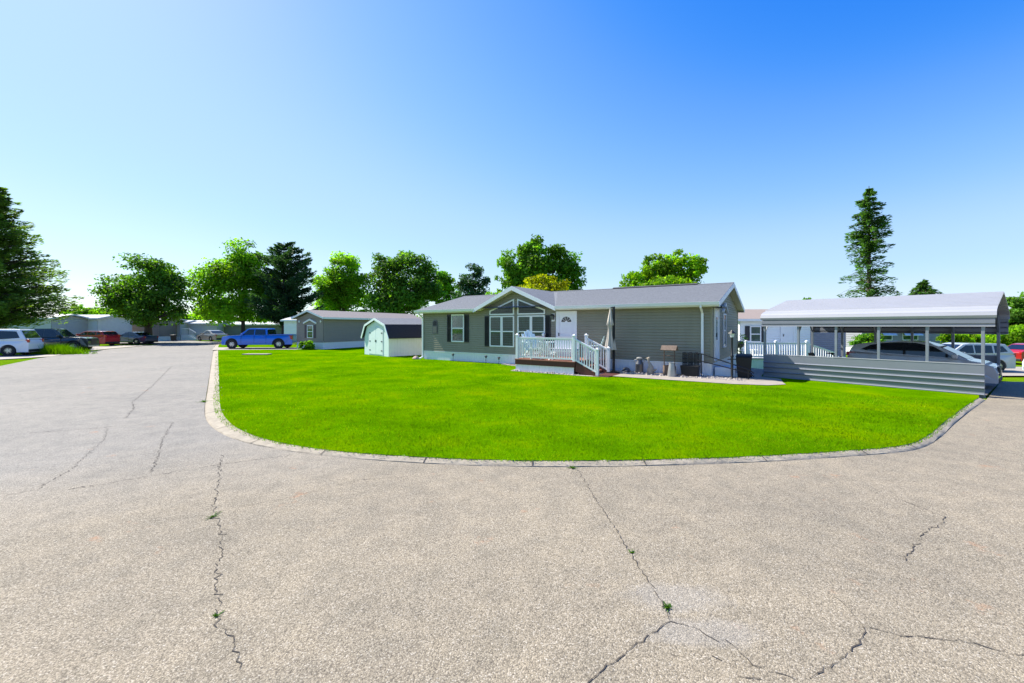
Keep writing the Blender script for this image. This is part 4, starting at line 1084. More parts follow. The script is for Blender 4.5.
x, y = A(960, 25.3); suv('suv', 'white square backed suv parked beyond the carport', (x, y, -.66), heading(-.985, .17), P_pearl, L=4.3, Hh=1.66, group=GRR)
x, y = A(1036, 30); sedan('sedan', 'dark red car parked behind the white suv at the right edge', (x, y, -.64), heading(.99, .1), P_red, L=4.6, Hh=1.42, group=GRR)
x, y = A(1040, 16.5); sedan('sedan', 'pale blue white car only just in view at the right edge', (22.95, 16.5, 0), heading(-1, .05), P_ice, L=4.3, group=GRR)

# red lawn tractor standing inside the carport
mt = Vector(cp(1.75, 1.2)); mw = thing('lawn_tractor', 'red lawn tractor standing behind the carport side panel', 'lawn mower', (mt.x, mt.y, .03), heading(CPX.x, CPX.y))
P_mow = paint('red_mower_paint', (.30, .03, .02))
MB().hexa([(.15, -.24, .42), (.85, -.20, .42), (.85, .20, .42), (.15, .24, .42)], [(.18, -.23, .86), (.80, -.17, .80), (.80, .17, .80), (.18, .23, .86)]).build('bonnet', P_mow, mw, bevel=.03)
MB().hexa([(-.75, -.34, .38), (.1, -.22, .34), (.1, .22, .34), (-.75, .34, .38)], [(-.75, -.36, .58), (.1, -.22, .44), (.1, .22, .44), (-.75, .36, .58)]).build('rear_body', P_mow, mw, bevel=.03)
MB().prism([(-.55, -.22, .585), (-.12, -.22, .585), (-.14, -.22, .66), (-.46, -.22, .68), (-.56, -.22, .95), (-.63, -.22, .95)], (0, .44, 0)).build('seat', M['blackp'], mw, bevel=.02)
MB().tube([(.18, 0, .86), (.05, 0, .95)], .02, 8).build('steering_column', M['black'], mw)
MB().lathe([(.15, .94), (.165, .955), (.15, .97), (.14, .955)], (.05, 0, 0), 18).build('steering_wheel', M['black'], mw)
for xx, rr in ((-.5, .25), (.65, .18)):
    for s_ in (-1, 1): MB().lathe([(rr * .5, -.08), (rr, -.07), (rr, .07), (rr * .5, .08)], (xx, s_ * .36, rr), 18, axis='y').build('wheel', M['rubber'], mw)

# ---------------------------------------------------------------- homes
def home(name, label, loc, rz, L, W, base, eave, ridge, wall_m, skirt_m, roof_m, wins=(), ends=(), doors=(), ov=.25, lap=.2, group=None, gl=True, sid=True, pitch_axis='x'):
    """long side along local x at y=0 facing -y; gable ends at x=0 and x=L"""
    o = thing(name, label, 'house', loc, rz, group); w = MB()
    siding(w, (0, 0), (1, 0), (0, -1), L, base, eave, lap=lap); siding(w, (L, W), (-1, 0), (0, 1), L, base, eave, lap=lap)
    zg = ridge - .12
    siding(w, (L, 0), (0, 1), (1, 0), W, base, eave, (W / 2, zg, 0, W), lap=lap); siding(w, (0, W), (0, -1), (-1, 0), W, base, eave, (W / 2, zg, 0, W), lap=lap)
    w.build('wall', wall_m, o)
    s = MB(); s.box(.01, L - .01, .01, W - .01, -.3, base + .01); s.build('skirting', skirt_m, o)
    r = MB(); sl_ = (ridge - eave - .05) / (W / 2 + ov); e = eave + .02
    r.prism([(-ov, -ov, e), (-ov, W / 2, ridge), (-ov, W + ov, e), (-ov, W + ov, e + .09), (-ov, W / 2, ridge + .09), (-ov, -ov, e + .09)], (L + 2 * ov, 0, 0))
    ro_ = r.build('roof', roof_m, o)
    t = MB()
    for xx in (-ov - .02, L + ov):
        for ya in (-ov, W + ov):
            t.hexa([(xx, ya, e - .06), (xx + .02, ya, e - .06), (xx + .02, W / 2, ridge - .07), (xx, W / 2, ridge - .07)], [(xx, ya, e + .08), (xx + .02, ya, e + .08), (xx + .02, W / 2, ridge + .075), (xx, W / 2, ridge + .075)])
    t.box(-ov, L + ov, -ov - .02, -ov, e - .06, e + .085); t.box(-ov, L + ov, W + ov, W + ov + .02, e - .06, e + .085)
    t.build('fascia', M['white'], ro_)
    for x0_, x1_, z0_, z1_, sh in wins:
        hung_window(o, x0_, x1_, z0_, z1_, y=-.016)
        if sh:
            for a, b_ in ((x0_ - .32, x0_ - .03), (x1_ + .03, x1_ + .32)): MB().box(a, b_, -.05, -.018, z0_, z1_).build('shutter', sh, o)
    for e_, y0_, y1_, z0_, z1_, sh in ends:
        xx = L + .016 if e_ else -.016; sg_ = 1 if e_ else -1
        hung_window(o, y0_, y1_, z0_, z1_, y=xx, axis='y', sgn=sg_)
        if sh:
            for a, b_ in ((y0_ - .3, y0_ - .03), (y1_ + .03, y1_ + .3)):
                q0, q1 = sorted((xx, xx + sg_ * .03)); MB().box(q0, q1, a, b_, z0_, z1_).build('shutter', sh, o)
    for x0_, x1_, z0_, z1_ in doors: door(o, x0_, x1_, z0_, z1_, y=-.016, fan=False)
    return o
# tan home beyond the shed: gable end towards the camera
cxn, cyn = G(323.5, 350); hn = math.atan2(.914, .405)
home1 = home('mobile_home', 'tan mobile home with shuttered gable window beyond the blue pickup', (cxn, cyn, 0), hn, 13.5, 3.15, .62, 2.62, 3.28, M['tanl'], M['skirt'], M['shingle_b'], ends=((0, 1.15, 1.85, .98, 2.08, mat('plum_shutter', (.09, .06, .07), .6)),), lap=.14, ov=.3)
pm = MB(); pm.prism([(-.02, .75, 2.30), (-.02, 1.50, 2.62), (-.02, 2.25, 2.30), (-.02, 2.25, 2.18), (-.02, 1.50, 2.48), (-.02, .75, 2.18)], (-.10, 0, 0)); pm.build('window_pediment', M['white'], home1)
for yy in (.25, 2.75): MB().lathe([(.05, 2.30), (.07, 2.38), (.05, 2.46)], (-.07, yy, 0), 8).build('wall_lamp', M['white'], home1)
# small grey home between pickup and tan home
x, y = A(284, 46); home('mobile_home', 'small pale grey mobile home end showing left of the tan home', (x, y, 0), R(-4), 4.6, 5, .5, 2.55, 3.1, M['greyl'], M['skirt'], M['rooflt'], lap=.25)
# homes down the left side
x, y = A(40, 52); home('mobile_home', 'white mobile home with grey roof behind the dark red suv', (x + 2.4, y, 0), R(-6), 5.2, 4.2, .5, 2.85, 3.35, M['greyl'], M['skirt'], mat('mid_grey_roof', (.33, .34, .36), .8), lap=.25)
x, y = A(0, 48); home('mobile_home', 'grey mobile home half hidden by the spruce at the left edge', (x - 1, y, 0), R(-3), 7.2, 4.2, .5, 2.8, 3.3, M['greyh'], M['skirt'], M['rooflt'], lap=.25)
x, y = A(101, 57); home('mobile_home', 'brown tan mobile home with pale skirting behind the navy sedan', (x, y, 0), R(-2), 8.0, 4.2, .6, 2.75, 3.2, M['tan'], M['skirt'], M['rooflt'], lap=.25)
x, y = A(156, 60); home('mobile_home', 'light grey mobile home behind the trunk of the round tree', (x, y, 0), R(-6), 3.7, 4.2, .5, 2.3, 2.75, M['greyh'], M['skirt'], M['rooflt'], lap=.25)
x, y = A(181, 61); h5 = home('mobile_home', 'long grey mobile home with white entrance steps at the end of the street', (x, y, 0), R(-3), 5.4, 4.2, .5, 2.3, 2.75, M['greyh'], M['skirt'], M['rooflt'], lap=.25)
x, y = A(220, 62); home('mobile_home', 'dark slate mobile home behind the champagne sedan', (x, y, 0), R(2), 9.5, 4.2, .45, 2.15, 2.55, M['greyd'], M['skirt'], M['rooflt'], lap=.25)
# white entrance steps of the far home
x, y = A(181, 59.2); es = thing('entrance_steps', 'white railed entrance steps beside the long grey mobile home', 'steps', (x, y, 0))
MB().box(0, 1.0, 0, 1.2, 0, .75).build('platform', M['skirt'], es)
sx_ = MB()
for k in range(4): sx_.box(1.0 + .25 * k, 1.25 + .25 * k, 0, 1.1, 0, .6 - .15 * k)
sx_.build('steps', M['skirt'], es)
railing(es, (.05, .05), (1.0, .05), .75, .75, gap=.16); railing(es, (1.0, .05), (2.1, .05), .75, .1, gap=.16)
x, y = A(173.5, 55.5); bin_('wheeled_bin', 'dark bin standing beside the far street near the round tree', (x, y, .06), 0, .78, M['blackp'])

# neighbour house behind the carport
nx_, ny_ = A(740, 27.6)
nh = home('mobile_home', 'white and violet grey neighbour house with porch behind the carport', (nx_, ny_, -.6), R(-2), 4.45, 8.0, .95, 2.95, 3.75, M['greyl'], M['skirt'], mat('tan_brown_shingle', (.26, .205, .175), .9, var=.15, scale=10), wins=((.62, 1.32, 1.55, 2.60, M['shutter']),), doors=((2.55, 3.45, .98, 2.85),), lap=.14)
wg = MB(); siding(wg, (4.452, 1.6), (1, 0), (0, -1), 3.4, .5, 2.95, lap=.14); siding(wg, (7.852, 1.6), (0, 1), (1, 0), 6.4, .5, 2.95, lap=.14)
wg.build('side_wing_wall', M['slate'], nh)
sw = MB(); sw.box(4.46, 7.84, 1.62, 7.9, -.2, .5); sw.build('side_wing_skirting', M['skirt'], nh)
wr_ = MB(); wr_.prism([(4.72, 1.3, 2.97), (4.72, 4.8, 3.5), (4.72, 8.2, 2.97)], (3.4, 0, 0)); wr_.build('side_wing_roof', M['shingle_b'], nh)
# its porch
px_, py_ = 13.15, 23.9
pd = thing('porch', 'white railed porch with mint skirting on the neighbour house', 'porch', (px_, py_, -.6), R(-2))
MB().box(0, 5.2, 0, 3.4, .72, .80).build('floor', M['rooflt'], pd)
cs = MB(); corr(cs, (0, .03), (1, 0), (0, -1), 5.2, -.1, .72, .15); corr(cs, (5.2, .03), (0, 1), (1, 0), 3.3, -.1, .72, .15); cs.build('porch_skirting', M['mint'], pd)
q1 = railing(pd, (.06, .08), (3.4, .08), .80, .80, h=.85, gap=.13); 
for xx in (.06, 1.7, 3.4): post(q1, xx, .08, .80, .92)
q2 = railing(pd, (3.4, .08), (5.1, .08), .80, .20, h=.85, gap=.13, name='stair_railing')
c_ = thing('garden_chair', 'white chair on the neighbour porch left of the carport post', 'chair', (px_ + .9, py_ + .9, .2), R(20))
MB().box(-.24, .24, -.24, .24, .40, .44).build('seat', M['resin'], c_); MB().hexa([(-.24, .20, .44), (.24, .20, .44), (.24, .24, .44), (-.24, .24, .44)], [(-.22, .34, .92), (.22, .34, .92), (.22, .37, .92), (-.22, .37, .92)]).build('backrest', M['resin'], c_)
for a in (-.21, .21):
    for b_ in (-.21, .21): MB().box(a - .02, a + .02, b_ - .02, b_ + .02, 0, .399).build('leg', M['resin'], c_)
gb = thing('grill', 'small black kettle grill on the neighbour porch', 'grill', (px_ + .3, py_ + 1.2, .2), 0)
MB().lathe([(.05, .50), (.20, .58), (.25, .70), (.25, .72), (.20, .86), (.06, .93)], n=18).build('kettle', M['black'], gb, smooth=True)
for a in (0, 2.1, 4.2): MB().tube([(.12 * math.cos(a), .12 * math.sin(a), .56), (.26 * math.cos(a), .26 * math.sin(a), 0)], .014, 6).build('leg', M['black'], gb)
# grey home with awnings farther behind
x, y = A(862, 40); hb = home('mobile_home', 'grey mobile home with pale window awnings seen under the carport roof', (x, y, -.64), R(-3), 9.5, 5, .6, 2.75, 3.3, M['slate'], M['skirt'], M['shingle_b'], wins=((1.7, 2.7, 1.3, 2.2, None), (3.6, 5.0, 1.3, 2.2, None)), lap=.2)
for a, b_ in ((1.6, 2.8), (3.5, 5.1)): MB().hexa([(a, -.5, 1.75), (b_, -.5, 1.75), (b_, -.02, 2.25), (a, -.02, 2.25)], [(a, -.5, 1.79), (b_, -.5, 1.79), (b_, -.02, 2.30), (a, -.02, 2.30)]).build('awning', mat('pale_blue_awning', (.5, .58, .66), .5), hb)

# ---------------------------------------------------------------- shed
sx0, sy0 = G(389, 357.6); sh = thing('garden_shed', 'small white barn roof shed with pale mint double doors and charcoal shingles', 'shed', (sx0, sy0, .04), math.atan2(.69, .72))
# local +x runs along the long side (away), +y to the front's far (left) corner
SW, SLn = 3.45, 3.1
MB().prism([(0, 0, 0), (0, SW, 0), (0, SW, 1.22), (0, SW - .38, 1.95), (0, SW / 2, 2.36), (0, .38, 1.95), (0, 0, 1.22)], (-.0 - .02, 0, 0)).build('front_wall', M['mint'], sh)  # front wall, trim and doors coloured pale mint, the other walls white
swl = MB(); corr(swl, (0, 0), (1, 0), (0, -1), SLn, 0, 1.2, .2); corr(swl, (SLn, SW), (-1, 0), (0, 1), SLn, 0, 1.2, .2)
swl.prism([(SLn, 0, 0), (SLn, SW, 0), (SLn, SW, 1.22), (SLn, SW - .38, 1.95), (SLn, SW / 2, 2.36), (SLn, .38, 1.95), (SLn, 0, 1.22)], (-.02, 0, 0))
swl.build('side_wall', M['white'], sh)
gpf = [(-.22, 1.16), (.30, 2.02), (SW / 2, 2.45), (SW - .30, 2.02), (SW + .22, 1.16)]
for k in range(4):
    a, b_ = gpf[k], gpf[k + 1]
    m_ = M['barnroof'] if k in (0, 3) else M['shingle']
    dxn, dzn = b_[0] - a[0], b_[1] - a[1]; l_ = math.hypot(dxn, dzn); nn = (-dzn / l_ * .05, dxn / l_ * .05)
    MB().prism([(-.16, a[0], a[1]), (-.16, b_[0], b_[1]), (-.16, b_[0] + nn[0], b_[1] + nn[1]), (-.16, a[0] + nn[0], a[1] + nn[1])], (SLn + .3, 0, 0)).build('roof_slope', m_, sh)
ft = MB()
for k in range(4):
    a, b_ = gpf[k], gpf[k + 1]; ft.bar((-.17, a[0], a[1] - .03), (-.17, b_[0], b_[1] - .03), .03, .14)
ft.build('gable_trim', M['mint'], sh)
for k in range(2):
    y0_ = SW / 2 - .95 + k * .95
    dr = MB(); dr.prism([(-.025, y0_ + .02, .10), (-.025, y0_ + .93, .10), (-.025, y0_ + .93, 1.70 + (.25 if k == 0 else -.05)), (-.025, y0_ + .02, 1.70 + (-.05 if k == 0 else .25))], (-.025, 0, 0))
    d_ = dr.build('door', M['mint'], sh)
    for zz in (.35, .95, 1.5): MB().box(-.062, -.052, y0_ + (.02 if k == 0 else .75), y0_ + (.20 if k == 0 else .93), zz - .03, zz + .03).build('hinge', M['black'], d_)
    MB().box(-.07, -.052, y0_ + (.86 if k == 0 else .04), y0_ + (.90 if k == 0 else .08), .90, 1.05).build('handle', M['black'], d_)
fr = MB(); fr.box(-.045, -.022, SW / 2 - 1.02, SW / 2 - .955, .05, 1.75); fr.box(-.045, -.022, SW / 2 + .955, SW / 2 + 1.02, .05, 1.75); fr.build('door_frame', M['white'], sh)
# white slab in the lawn
x, y = G(257, 354.6, .06); us = MB().prism([(-.85, -.30, 0), (.85, -.30, 0), (.85, .30, 0), (-.85, .30, 0)], (0, 0, .06)).build('utility_slab', M['concrete'], bevel=.02); us.location = (x, y, .06)
tag(us, 'pale concrete slab lying in the lawn before the blue pickup', 'slab')

# ---------------------------------------------------------------- vegetation
def quads(c, nrm, size, g, aspect=1.0, along=None):
    n = len(c); r = g.normal(size=(n, 3)); t = np.cross(nrm, r) if along is None else along + .45 * r / np.linalg.norm(r, axis=1, keepdims=True); t /= np.linalg.norm(t, axis=1, keepdims=True) + 1e-9
    b = np.cross(nrm, t); s = size[:, None]
    return np.stack([c - t * s, c + b * s * .55 * aspect, c + t * s, c - b * s * .55 * aspect], 1).reshape(-1, 3)
def crown(lobes, nleaf, leaf, seed, clumps=70, spread=.20, up=.35):
    g = np.random.default_rng(seed); lobes = np.array(lobes, float)
    wts = (lobes[:, 3] * lobes[:, 5]) ** .9; wts /= wts.sum()
    which = g.choice(len(lobes), clumps, p=wts); L = lobes[which]
    d = g.normal(size=(clumps, 3)); d /= np.linalg.norm(d, axis=1, keepdims=True)
    rad = .30 + .62 * g.random(clumps) ** .5
    cc = L[:, :3] + d * L[:, 3:6] * rad[:, None]
    cs_ = (L[:, 3:6].mean(1) * spread) * g.uniform(.7, 1.5, clumps)
    ct = g.uniform(.55, 1.5, clumps)
    w2 = cs_ ** 1.6; w2 /= w2.sum()
    k = g.choice(clumps, nleaf, p=w2)
    off = np.clip(g.normal(size=(nleaf, 3)), -1.5, 1.5) * cs_[k][:, None] * np.array([[1, 1, .62]])
    c = cc[k] + off
    outw = (c - L[k][:, :3]) / (np.linalg.norm(c - L[k][:, :3], axis=1, keepdims=True) + 1e-6)
    nrm = outw * .6 + np.array([[0, 0, up]]) + g.normal(size=(nleaf, 3)) * .55
    nrm /= np.linalg.norm(nrm, axis=1, keepdims=True)
    size = leaf * g.uniform(.55, 1.3, nleaf)
    tint = (ct[k] * g.uniform(.8, 1.2, nleaf))[:, None] * np.array([[1, 1, 1]]) * np.stack([1 + g.normal(0, .09, nleaf), np.ones(nleaf), 1 + g.normal(0, .1, nleaf)], 1)
    return quads(c, nrm, size, g), tint
def tree(name, label, px, Y, lobes_px, leafm, nleaf, leaf, seed, clumps=80, trunk_r=.22, group=None, z0=0., cat='tree', depth=.8, spread=.20, fork=None, limbs=True):
    """lobes given as (px, py, rx_px, rz_px) of the photographed outline, turned into metres at distance Y"""
    x0, y0 = A(px, Y); t = thing(name, label, cat, (x0, y0, z0), 0, group); s = Y / F; rr = random.Random(seed)
    lob = []
    for (lx, lz, rx, rz) in lobes_px:
        lob.append(((lx - px) * s, rr.uniform(-.5, .5) * rx * s * .6, CH - (lz - HZ) * s - z0, rx * s, max(rx, rz) * s * depth, rz * s))
    v, ti = crown(lob, int(nleaf * 2.0), leaf * .74, seed, int(clumps * 1.25), spread)
    o = tri_mesh('crown', v, 4, ti, leafm); o.parent = t
    b = MB(); zc = sum(l[2] for l in lob) / len(lob); zl = min(l[2] for l in lob); zf = fork or max(.8, zl * .55)
    b.tube([(0, 0, -.2), (.03, 0, zf * .5), (0, .02, zf), (.05, 0, zc)], [trunk_r * 1.35, trunk_r, trunk_r * .85, trunk_r * .4], 9)
    b.build('trunk', M['bark'], t, smooth=True)
    if limbs:
        lb = MB()
        for l in lob:
            st_ = Vector((0, 0, zf + rr.uniform(0, .25) * (zc - zf))); en = Vector(l[:3]); md = st_.lerp(en, .5) + Vector((rr.uniform(-.2, .2), rr.uniform(-.2, .2), .15 * (en - st_).length * .5))
            lb.tube([st_, md, en], [trunk_r * .5, trunk_r * .3, trunk_r * .1], 6)
            for _ in range(4):
                e2 = en + Vector((rr.uniform(-.6, .6) * l[3], rr.uniform(-.6, .6) * l[4], rr.uniform(-.5, .6) * l[5])); s2 = md.lerp(en, rr.uniform(.2, .9)); lb.tube([s2, s2.lerp(e2, .5), e2], [trunk_r * .18, trunk_r * .1, .015], 5)
        lb.build('limbs', M['bark'], t, smooth=True)
    return t
LF = dict(light=foliage('light_green_leaf', (.175, .345, .018), .62), mid=foliage('mid_green_leaf', (.130, .275, .022), .60), dark=foliage('dark_green_leaf', (.105, .225, .026), .57),
          yellow=foliage('yellow_green_leaf', (.30, .32, .006), .6), bright=foliage('bright_green_leaf', (.215, .385, .014), .62), needle=foliage('blue_green_needle', (.044, .105, .046), .4), spruce=foliage('spruce_needle', (.145, .240, .050), .55), fir=foliage('fir_needle', (.070, .165, .034), .48))
GT = 'trees behind the homes'
tree('broadleaf_tree', 'broad dark round tree standing beside the far end of the street', 148, 49, [(148, 285, 30, 24), (125, 290, 20, 19), (172, 290, 18, 20), (120, 310, 14, 14), (150, 310, 30, 18), (178, 312, 12, 14), (160, 272, 20, 12)], LF['dark'], 9000, .24, 31, 120, .42, GT, fork=1.6)
tree('broadleaf_tree', 'wide light green tree behind the blue pickup', 243, 54, [(249, 254, 18, 17), (240, 270, 22, 18), (222, 280, 24, 18), (205, 295, 16, 20), (250, 285, 24, 24), (228, 306, 28, 16), (275, 290, 14, 20), (258, 312, 20, 14), (200, 312, 12, 14)], LF['light'], 12000, .26, 32, 120, .26, GT, fork=2.2, spread=.24)
tree('broadleaf_tree', 'pale green tree rising behind the tan mobile home', 343, 58, [(343, 264, 14, 17), (332, 285, 17, 18), (355, 282, 16, 18), (330, 302, 16, 14), (355, 302, 18, 14), (343, 290, 18, 16)], LF['light'], 9000, .27, 34, 100, .25, GT, spread=.23)
tree('broadleaf_tree', 'dark leafy tree right of the pale green one behind the shed', 402, 57, [(388, 268, 18, 15), (408, 264, 18, 12), (425, 276, 15, 15), (385, 290, 20, 16), (412, 288, 26, 18), (434, 292, 12, 14), (400, 304, 30, 12)], LF['dark'], 12000, .26, 35, 120, .30, GT, spread=.22)
tree('broadleaf_tree', 'hazy far tree in the gap left of the blue green fir', 446, 85, [(444, 284, 10, 12), (452, 294, 10, 10), (436, 294, 8, 10)], LF['mid'], 3000, .36, 36, 50, .25, GT)
tree('conifer_tree', 'dark blue green fir behind the left end of the house roof', 473, 72, [(474, 270, 8, 9), (466, 282, 10, 9), (482, 280, 9, 9), (472, 294, 18, 10), (474, 306, 20, 10)], LF['needle'], 6000, .26, 37, 90, .25, GT, spread=.22)
tree('broadleaf_tree', 'large leafy tree standing high behind the house gable', 540, 50, [(538, 250, 20, 14), (518, 264, 18, 16), (560, 262, 20, 16), (508, 282, 16, 14), (540, 274, 30, 18), (572, 280, 14, 14), (545, 294, 34, 12), (500, 294, 12, 10)], LF['mid'], 13000, .26, 38, 130, .34, GT, spread=.21)
tree('yellow_bush', 'yellow green bush showing above the roof between gable and door', 546, 40, [(530, 286, 11, 7), (545, 282, 12, 8), (560, 287, 11, 6), (545, 296, 26, 8)], LF['yellow'], 5000, .17, 39, 60, .10, None, cat='bush', spread=.26)
tree('broadleaf_tree', 'bright green tree standing behind the right half of the house roof', 665, 38, [(678, 256, 12, 11), (660, 266, 14, 12), (694, 268, 11, 12), (640, 276, 14, 9), (675, 276, 24, 12), (628, 285, 12, 6), (660, 290, 32, 9), (648, 262, 8, 8)], LF['bright'], 9000, .19, 40, 100, .22, GT, spread=.22)
tree('broadleaf_tree', 'far tree peeping over the brown neighbour roof', 746, 95, [(741, 312, 6, 4), (752, 316, 10, 4), (730, 318, 8, 5)], LF['mid'], 1200, .35, 41, 24, .2, GT)
tree('broadleaf_tree', 'far tree tips just above the carport roof', 815, 80, [(808, 304, 8, 5), (824, 304, 9, 6), (795, 310, 9, 6)], LF['mid'], 1800, .32, 42, 30, .22, GT)
tree('broadleaf_tree', 'dark rounded tree at the right edge beyond the carport', 1022, 52, [(1016, 306, 12, 12), (1036, 302, 16, 14), (1010, 324, 14, 16), (1034, 322, 18, 18)], LF['dark'], 7000, .24, 43, 80, .3, GT, z0=-.65)
tree('leafy_bush', 'bright green bush at the right edge behind the parked vehicles', 1012, 35, [(1000, 340, 16, 10), (1020, 336, 16, 12), (1036, 338, 14, 12), (984, 344, 10, 6)], LF['bright'], 5000, .15, 44, 60, .1, None, z0=-.65, cat='bush', spread=.26)
tree('leafy_bush', 'green bush seen through the carport above the hatchback bonnet', 956, 32, [(948, 340, 10, 8), (962, 338, 10, 8), (975, 342, 8, 7)], LF['bright'], 3000, .14, 45, 40, .1, None, z0=-.65, cat='bush', spread=.26)
tree('leafy_bush', 'dark green bush seen under the carport beside the violet grey wall', 868, 33, [(863, 342, 7, 9), (874, 341, 8, 9), (868, 350, 10, 8)], LF['mid'], 2600, .14, 46, 40, .1, None, z0=-.65, cat='bush', spread=.26)
tree('small_shrub', 'low green shrub at the corner of the tan mobile home', 306, 35, [(303, 346, 4, 4), (309, 345.5, 4.5, 4.5)], LF['light'], 1500, .09, 47, 24, .05, None, cat='shrub', spread=.3, limbs=False)
tree('broadleaf_tree', 'low far tree left of the round tree above the white mobile home', 90, 84, [(82, 312, 12, 7), (98, 314, 12, 7), (68, 314, 10, 7)], LF['light'], 2500, .34, 48, 40, .25, GT)
tree('broadleaf_tree', 'light green far tree low between the round tree and the wide tree', 190, 90, [(178, 318, 16, 8), (205, 318, 16, 8), (228, 320, 16, 8)], LF['bright'], 3000, .36, 49, 44, .25, GT)
tree('thin_sapling', 'thin bare leafed sapling in the gap beside the house end', 741, 22.8, [(738, 348, 3, 8), (743, 340, 3, 7)], LF['mid'], 160, .05, 50, 18, .03, None, cat='sapling', spread=.3)

# spruces with drooping boughs
def conifer(name, label, px, Y, ztop, zbot, rmax, leafm, seed, levels=34, per=9, dense=34, droop=.25, sparse=None, group=None, lean=0, leaf=.16, trunk_r=.26, z0=0., prof=None, rise=0., thick=1., latk=.55):
    x0, y0 = A(px, Y); t = thing(name, label, 'tree', (x0, y0, z0), 0, group); g = np.random.default_rng(seed); rr = random.Random(seed)
    C_, Nn, S, T, D_ = [], [], [], [], []; bm_ = MB()
    for i in range(levels):
        u = (i + rr.uniform(-.3, .3)) / levels; u = min(max(u, 0), .985); z = zbot + (ztop - zbot) * u
        r = rmax * (prof(u) if prof else (1 - u) ** .85)
        k = max(4, int(per * (.6 + .4 * (1 - u))))
        for j in range(k):
            if sparse and rr.random() < sparse(u): 
                if rr.random() < .55:
                    a = rr.uniform(0, 6.28); L = r * rr.uniform(.5, 1.0)
                    bm_.tube([(0, 0, z), (math.cos(a) * L * .5, math.sin(a) * L * .5, z + .05), (math.cos(a) * L, math.sin(a) * L, z - .25 * L)], [.035, .02, .006], 4)
                continue
            a = rr.uniform(0, 6.28); L = r * rr.uniform(.45, 1.2); ca, sa = math.cos(a), math.sin(a)
            bm_.tube([(0, 0, z), (ca * L * .5, sa * L * .5, z + .08 * L + rise * L * .5), (ca * L, sa * L, z - droop * L + rise * L)], [.05 * (1 - u) + .015, .025, .008], 4)
            n_ = int(dense * (.35 + L / max(rmax, .1)))
            s_ = g.random(n_) ** .7
            w = (.10 + .20 * L * (1 - s_ * .6)) * .9
            lat = g.normal(0, latk, n_) * w; dz = -np.abs(g.normal(0, .13 * thick, n_)) * (.5 + L * .3)
            rad = s_ * L; zz = z + .1 * L * np.sin(np.pi * s_ * .8) - (droop - rise) * L * s_ ** 1.6 + dz
            sl_ = (.1 - (droop - rise) * 1.2) ; dv = np.array([ca, sa, sl_ * .8]); sd = np.sign(lat)[:, None] * np.array([[-sa, ca, 0]]) * .7
            D_.append(dv[None, :] + sd + np.array([[0, 0, -.25 * droop]]))
            C_.append(np.stack([ca * rad - sa * lat, sa * rad + ca * lat, zz], 1))
            nn = np.stack([ca * .25 + g.normal(0, .4, n_), sa * .25 + g.normal(0, .4, n_), np.full(n_, .8 / thick)], 1); Nn.append(nn / np.linalg.norm(nn, axis=1, keepdims=True))
            S.append(leaf * g.uniform(.6, 1.4, n_)); T.append(np.full(n_, rr.uniform(.65, 1.35)) * g.uniform(.8, 1.2, n_))
    D_ = np.concatenate(D_); D_ /= np.linalg.norm(D_, axis=1, keepdims=True); C_ = np.concatenate(C_); Nn = np.concatenate(Nn); S = np.concatenate(S); T = np.concatenate(T)
    o = tri_mesh('crown', quads(C_, Nn, S * 1.35, g, .62, D_), 4, T[:, None] * np.ones((1, 3)), leafm); o.parent = t
    MB().tube([(0, 0, -.3), (0, 0, zbot), (lean * .3, 0, (ztop + zbot) / 2), (lean, 0, ztop)], [trunk_r * 1.2, trunk_r, trunk_r * .6, .03], 8).build('trunk', M['bark'], t, smooth=True)
    bm_.build('branches', M['bark'], t)
    return t
conifer('spruce_tree', 'big spreading spruce at the left edge above the parked suv', -6, 36, 14.3, 1.9, 5.7, LF['spruce'], 61, levels=46, per=12, dense=170, droop=.12, leaf=.12, rise=.30, trunk_r=.35, thick=1.3, latk=.36, prof=lambda u: (1 - u) ** .72 * (.88 + .12 * math.sin(u * 22)))
def spl(u):
    return float(np.interp(u, [0, .18, .35, .46, .52, .60, .72, .84, .93, 1], [2.7, 2.9, 2.5, 1.9, 1.6, 1.95, 1.75, 1.35, .85, .15])) / 2.9
conifer('spruce_tree', 'tall thin spruce with ragged half bare lower trunk rising behind the carport', 869, 46, 17.8, 2.0, 2.9, LF['fir'], 62, levels=50, per=12, dense=74, droop=.20, sparse=lambda u: .78 if u < .22 else (.70 if u < .54 else .06), leaf=.13, rise=.22, thick=1.8, latk=.42, trunk_r=.26, prof=spl, z0=-.65)
conifer('fir_tree', 'small pointed fir top showing above the carport roof', 924, 56, 8.9, 2.5, 4.2, LF['fir'], 63, levels=30, per=13, dense=44, droop=.16, leaf=.18, trunk_r=.16, thick=1.5, z0=-.65, rise=.1)
conifer('pine_tree', 'dark pine with upswept boughs behind the cab of the blue pickup', 284, 52, 12.3, 2.4, 4.0, LF['needle'], 64, levels=22, per=9, dense=230, droop=.0, rise=.42, leaf=.15, trunk_r=.26, thick=1.5, latk=.5, group=GT,
        prof=lambda u: float(np.interp(u, [0, .15, .5, .75, .9, 1], [1.0, .95, .85, .62, .38, .12])))
